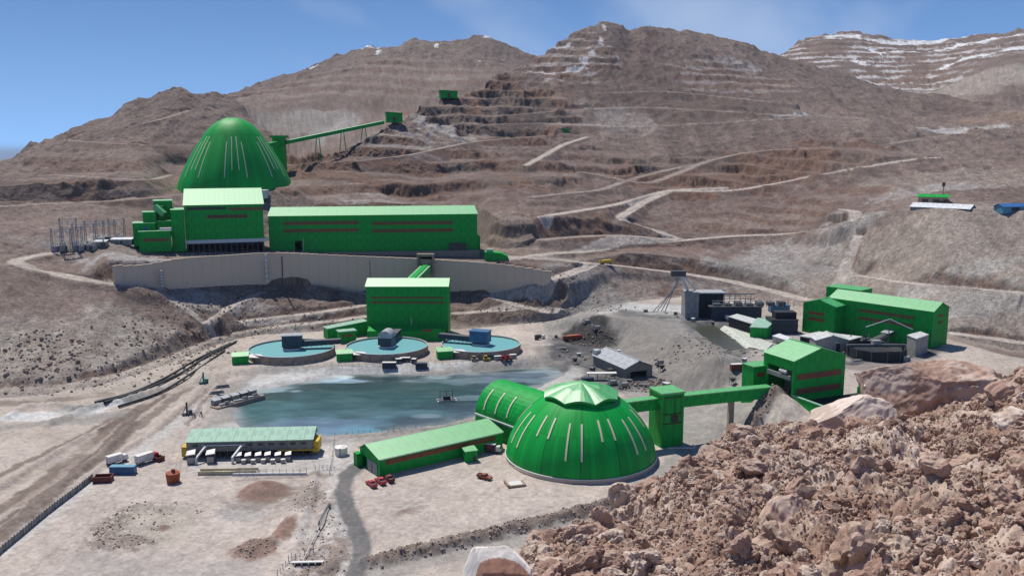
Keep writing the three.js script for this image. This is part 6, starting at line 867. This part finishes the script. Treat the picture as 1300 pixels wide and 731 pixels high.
function rockGeo(seed, detail, rough, sx, sy, sz, cuts = 6, tone = null, faces = []) {  // a broken stone: sphere pushed in by flat cuts and noise
  const g = mergeVertices(new THREE.IcosahedronGeometry(1, detail).deleteAttribute('normal').deleteAttribute('uv'), 1e-4), r = mulberry(seed), p = g.attributes.position, planes = []; for (let i = 0; i < cuts; i++) { const n = V(r() - .5, r() - .5, r() - .5).normalize(); planes.push([n, .5 + r() * .35]); }
  planes.push(...faces);
  const col = [], uv = [], v = V(0, 0, 0), o = r() * 50;
  for (let i = 0; i < p.count; i++) { v.fromBufferAttribute(p, i); const u = v.clone(); for (const [n, d] of planes) { const k = v.dot(n); if (k > d) v.addScaledVector(n, (d - k) * .93); } const f = fbm(u.x * 2 + o, u.y * 2 + u.z * 1.7, 4) + .5 * fbm(u.z * 6 + o, u.x * 5 - u.y * 6, 3); v.multiplyScalar(1 + rough * f); p.setXYZ(i, v.x * sx, v.y * sy, v.z * sz); const q = tone ? tone(u, f + .35 * fbm(u.x * 9 + u.z * 6, u.y * 9 - u.z * 5, 3), v) : [1, 1, 1]; col.push(...q); const ax = Math.abs(u.x), ay = Math.abs(u.y), az = Math.abs(u.z), X = v.x * sx / .7, Y = v.y * sy / .7, Z = v.z * sz / .7; uv.push(...(ay > ax && ay > az ? [X, Z] : ax > az ? [Z, Y] : [X, Y])); }
  g.setAttribute('color', new THREE.Float32BufferAttribute(col, 3)); g.setAttribute('uv', new THREE.Float32BufferAttribute(uv, 2)); g.computeVertexNormals(); return g;
}
const crisp = (g) => { const c = g.toNonIndexed(); c.computeVertexNormals(); return c; };
function lay(geo, name, label, px, py, d, turn, tilt, group) { const p = D(px, py, d), m = new THREE.Mesh(geo, STONE); m.name = numbered(name); m.position.copy(p); m.rotation.set(tilt[0], turn, tilt[1]); m.userData = { label, category: name === 'boulder' ? 'boulder' : 'rock' }; if (group) m.userData.group = group; m.castShadow = m.receiveShadow = true; scene.add(m); return m; }
const redTone = (u, f) => { const k = sstep(-.1, .35, f + .2 * fbm(u.x * 7, u.z * 7 + u.y * 5, 3)); return [lerp(.42, .32, k), lerp(.31, .205, k), lerp(.25, .16, k)]; };
const paleTone = (u, f) => { const k = sstep(-.25, .2, f); return [lerp(.42, .58, k), lerp(.33, .49, k), lerp(.275, .425, k)]; };
const brownTone = (u, f) => { const k = sstep(-.1, .3, f); return [lerp(.34, .45, k), lerp(.235, .345, k), lerp(.185, .285, k)]; };
// the large red block: an angular body drawn from its own outline, rounded and roughened
{
  const s = new THREE.Shape(), o = [[-1.05, .30], [-.9, -.02], [-.78, -.22], [-.35, -.36], [.2, -.44], [.62, -.46], [.88, -.40], [1.03, -.14], [1.09, .02], [.95, .20], [.80, .32], [.25, .37], [-.3, .37], [-.62, .42], [-1.0, .38]]; o.forEach(([x, y], i) => i ? s.lineTo(x, y) : s.moveTo(x, y)); s.closePath();
  let g = new THREE.ExtrudeGeometry(s, { depth: .75, bevelEnabled: true, bevelSize: .10, bevelThickness: .2, bevelSegments: 4, curveSegments: 6 }); g.translate(0, 0, -.5); g.deleteAttribute('uv'); g.deleteAttribute('normal');
  const { TessellateModifier } = await import('three/addons/modifiers/TessellateModifier.js'); g = new TessellateModifier(.034, 10).modify(g); g = mergeVertices(g, 1e-3); g.computeVertexNormals();
  const FR = [[-.35, .35, .87, .40], [.55, .30, .78, .78], [-.8, .1, .6, .86], [.1, -.6, .79, .42], [.0, .86, .5, .47], [.85, .4, .34, .95], [-.3, .9, -.3, .50], [.2, .2, .96, .46]].map(([a, b, c, dd]) => { const l = Math.hypot(a, b, c); return [a / l, b / l, c / l, dd]; });
  const p = g.attributes.position, n = g.attributes.normal, col = [], uv = []; for (let i = 0; i < p.count; i++) { const x = p.getX(i), y = p.getY(i), z = p.getZ(i), f = fbm(x * 2.2 + 9 + z * 1.3, y * 2.6 + z, 4), c = ridged(x * 1.7 + z, y * 3 + 4 - z, 3), e = .10 * f + .075 * (c - .5) + .022 * fbm(x * 11 + z * 9, y * 11 - z * 7, 3); const w3 = V(x + n.getX(i) * e, y + n.getY(i) * e, z + n.getZ(i) * e); for (const [a, b, c, dd] of FR) { const k = w3.x * a + w3.y * b + w3.z * c; if (k > dd) w3.addScaledVector(V(a, b, c), (dd - k) * .95); } const e2 = .025 * fbm(w3.x * 5 + w3.z * 3, w3.y * 6 - w3.z * 2, 3) + .03 * (ridged(w3.x * 4 + w3.y * 3, w3.y * 5 - w3.x * 2 + w3.z * 3, 3) - .45) + .02 * fbm(w3.x * 19 + w3.z * 9, w3.y * 21 - w3.z * 6, 2); p.setXYZ(i, w3.x + n.getX(i) * e2, w3.y + n.getY(i) * e2, w3.z + n.getZ(i) * e2); const k = sstep(-.25, .35, .6 * f + .7 * fbm(x * 7, y * 7 + z * 6, 3) + .5 * fbm(x * 23 + z * 11, y * 24, 2)), w = sstep(.15, .4, fbm(x * 2.4 + 7, y * 3 + z * 3, 4)); const pale = [.44, .36, .31], q = [lerp(.40, .29, k), lerp(.275, .185, k), lerp(.22, .14, k)]; col.push(lerp(q[0], pale[0], w * .8), lerp(q[1], pale[1], w * .8), lerp(q[2], pale[2], w * .8)); const nx = Math.abs(n.getX(i)), ny = Math.abs(n.getY(i)), nz = Math.abs(n.getZ(i)); uv.push(...(ny > nx && ny > nz ? [x * 1.3, z * 1.3] : nx > nz ? [z * 1.3, y * 1.3] : [x * 1.3, y * 1.3])); }
  g.setAttribute('color', new THREE.Float32BufferAttribute(col, 3)); g.setAttribute('uv', new THREE.Float32BufferAttribute(uv, 2)); g.computeVertexNormals();
  const m = lay(g, 'boulder', 'largest red brown angular boulder lying across the top of the rubble bank', 1180, 502, 13.6, -.42, [0, -.03]); m.scale.setScalar(.96);
}
lay(rockGeo(12, 34, .13, .66, .32, .45, 9, paleTone), 'boulder', 'pale smooth boulder left of the largest red boulder', 1080, 533, 12.2, .4, [0, .05]);
{ // whitish stone at the very bottom, brown where the cut faces the camera
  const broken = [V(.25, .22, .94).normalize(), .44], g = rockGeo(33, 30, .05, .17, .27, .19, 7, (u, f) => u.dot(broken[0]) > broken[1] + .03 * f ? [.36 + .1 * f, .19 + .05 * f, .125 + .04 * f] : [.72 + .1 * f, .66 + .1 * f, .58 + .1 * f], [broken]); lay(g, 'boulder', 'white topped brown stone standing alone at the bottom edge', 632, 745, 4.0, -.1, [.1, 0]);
}
[[1272, 566, 11.2, .24, .2, 51, 'rounded brown rock near the right edge below the red boulder'], [1232, 575, 10.6, .20, .16, 52, 'pale brown rounded rock left of the right edge pair'], [1285, 612, 9.2, .22, .18, 53, 'brown rock cut by the right edge of the picture'], [945, 566, 11.0, .16, .11, 54, 'dark red rock on the crest above the pale road'], [921, 700, 6.4, .12, .09, 55, 'dark angular rock low on the bank near the bottom'], [836, 662, 8.7, .11, .09, 56, 'dark red angular rock with white top on the left flank'], [825, 625, 9.6, .16, .09, 57, 'long reddish rock lying at the left crest'], [1000, 690, 6.6, .22, .15, 58, 'large crumbly red clod in the lower middle of the bank'], [1090, 640, 7.8, .24, .15, 59, 'broad rough clod in the middle of the rubble bank'], [950, 645, 7.8, .16, .10, 60, 'flat slab like stone left of the rough clods'], [1180, 655, 7.4, .15, .11, 61, 'brown clod right of the broad rough clod'], [1120, 575, 10.4, .17, .11, 62, 'light clod below the pale smooth boulder'], [905, 560, 11.2, .11, .08, 63, 'small red rock farthest left on the crest by the road'], [1255, 590, 10, .14, .1, 64, 'small rock between the right edge rocks']].forEach(([px, py, d, w, h, s, lab], i) => { const tone = [redTone, brownTone, paleTone][i % 3 === 2 && i < 4 ? 2 : i % 2]; const g = rockGeo(s * 7, 16, .26, w, h, w * .8, 6, tone), m = lay(g, 'rock', lab, px, py, d, i, [.1 * (i % 3 - 1), .1 * (i % 2)]); const y = bankY(m.position.x, m.position.z); m.position.y = Math.max(y + h * .25, Math.min(m.position.y, y + h * .6)); });
{ // individual clods, then the crumbs that nobody could count
  const vars = []; for (let i = 0; i < 8; i++) vars.push(crisp(rockGeo(900 + i, 5, .42, 1, .78, .9, 5, i % 3 === 0 ? brownTone : i % 3 === 1 ? redTone : (u, f) => [.47 + f * .1, .385 + f * .08, .325 + f * .07])));
  const spot = () => { const az = lerp(.02, .70, rnd()), [d1] = rowAt(BANK[0], az), d = lerp(4.6, d1 + .15, Math.pow(rnd(), .8)); return [Math.sin(az) * d, -Math.cos(az) * d]; };
  for (let i = 0; i < 150; i++) { const [x, z] = spot(), s = .04 + .15 * Math.pow(rnd(), 2.6), m = new THREE.Mesh(vars[i % 8], CLOD); m.position.set(x, bankY(x, z) + s * .25, z); m.rotation.set(rnd() * 6, rnd() * 6, rnd() * 6); m.scale.setScalar(s); m.name = numbered('clod'); m.userData = { label: 'fist sized reddish clod lying loose on the rubble bank', category: 'clod', group: 'loose clods on the rubble bank' }; m.castShadow = m.receiveShadow = true; scene.add(m); }
  const tones = [redTone, brownTone, (u, f) => [.48 + f * .12, .40 + f * .1, .345 + f * .09], (u, f) => [.36 + f * .15, .27 + f * .12, .22 + f * .1], (u, f) => [.42, .30, .245], (u, f) => [.29 + f * .1, .19 + f * .06, .15 + f * .05]];
  const q = new THREE.Quaternion(), e = new THREE.Euler(), mt = new THREE.Matrix4();
  const strew = (g, n, size, sink, label) => { const im = new THREE.InstancedMesh(g, CLOD, n); for (let i = 0; i < n; i++) { const [x, z] = spot(), cl = .35 + .95 * sstep(-.25, .35, fbm(x * 1.6, z * 1.6, 3)), s = size() * cl; e.set(rnd() * 6, rnd() * 6, rnd() * 6); q.setFromEuler(e); mt.compose(V(x, bankY(x, z) + s * sink, z), q, V(s * (.8 + .5 * rnd()), s * (.7 + .4 * rnd()), s * (.8 + .5 * rnd()))); im.setMatrixAt(i, mt); } im.name = numbered('rubble_crumbs'); im.userData = { kind: 'stuff', label, category: 'rubble' }; im.castShadow = im.receiveShadow = true; scene.add(im); };
  tones.forEach((tn, k) => { strew(crisp(rockGeo(700 + k, 2, .42, 1, .8, .9, 5, tn)), 12500, () => .007 + .026 * Math.pow(rnd(), 3), .35, 'crumbs of reddish rock strewn over the bank'); strew(crisp(rockGeo(760 + k, 5, .50, 1, .85, .95, 4, tn)), 1050, () => .03 + .05 * Math.pow(rnd(), 2.5), .2, 'crumbly clods of earth heaped over the bank'); });
}
// loose stones on the slopes below: dark blocks on the left slope, stones along berms
{
  const g = rockGeo(310, 1, .25, 1, .8, .9, 4, () => [.25, .205, .175]), g2 = rockGeo(311, 1, .25, 1, .8, .9, 4, () => [.36, .30, .25]), m4 = new THREE.Matrix4(), q = new THREE.Quaternion(), e = new THREE.Euler(); const scatter = (geo, n, f, smin, smax, label) => { const im = new THREE.InstancedMesh(geo, CLOD, n); for (let i = 0; i < n; i++) { const [x, z] = f(), s = smin + (smax - smin) * Math.pow(rnd(), 3); e.set(rnd() * 6, rnd() * 6, rnd() * 6); q.setFromEuler(e); m4.compose(V(x, groundY(x, z) + s * .2, z), q, V(s, s, s)); im.setMatrixAt(i, m4); } im.name = numbered('scattered_stones'); im.userData = { kind: 'stuff', label, category: 'stones' }; im.castShadow = im.receiveShadow = true; scene.add(im); };
  const ell = (px, py, rx, rz) => { const c = T(px, py); return () => { let x, z; do { x = rnd() * 2 - 1; z = rnd() * 2 - 1; } while (x * x + z * z > 1); return [c.x + x * rx * (.6 + .4 * rnd()), c.z + z * rz]; }; };
  const mixf = (...fs) => () => fs[Math.floor(rnd() * fs.length)]();
  scatter(g, 110, mixf(ell(60, 440, 30, 30), ell(50, 455, 36, 26), ell(65, 465, 20, 16)), .5, 1.7, 'dark blocks strewn on the left slope'); scatter(g2, 1100, mixf(ell(150, 455, 70, 40), ell(60, 460, 60, 36), ell(220, 440, 50, 26), ell(250, 400, 50, 30)), .35, 1.3, 'pale stones strewn on the left slope');
  const along = (pts, w) => () => { const i = Math.floor(rnd() * (pts.length - 1)), t = rnd(); return [lerp(pts[i][0], pts[i + 1][0], t) + (rnd() - .5) * w, lerp(pts[i][1], pts[i + 1][1], t) + (rnd() - .5) * w]; };
  scatter(g2, 1600, along(ROADBERM, 9), .15, .7, 'stones of the road berm below the round dome'); scatter(g, 500, mixf(ell(745, 432, 16, 12), ell(765, 434, 14, 12), ell(812, 490, 16, 10), ell(740, 452, 26, 16), ell(835, 484, 10, 8)), .3, 1.2, 'dark lumps of the heaps in the hollow'); scatter(g2, 900, mixf(ell(410, 690, 12, 22), ell(415, 715, 16, 10), ell(150, 688, 14, 6), ell(140, 664, 6, 12), ell(190, 655, 24, 14), ell(322, 694, 8, 6), ell(395, 630, 8, 18)), .15, .6, 'rubble stones on the yard floor'); scatter(g2, 1500, mixf(ell(500, 380, 150, 25), ell(300, 385, 90, 30), ell(700, 375, 70, 25), ell(900, 440, 40, 40)), .3, 1.1, 'stones on the slope below the retaining wall');
}
renderer.render(scene, camera);
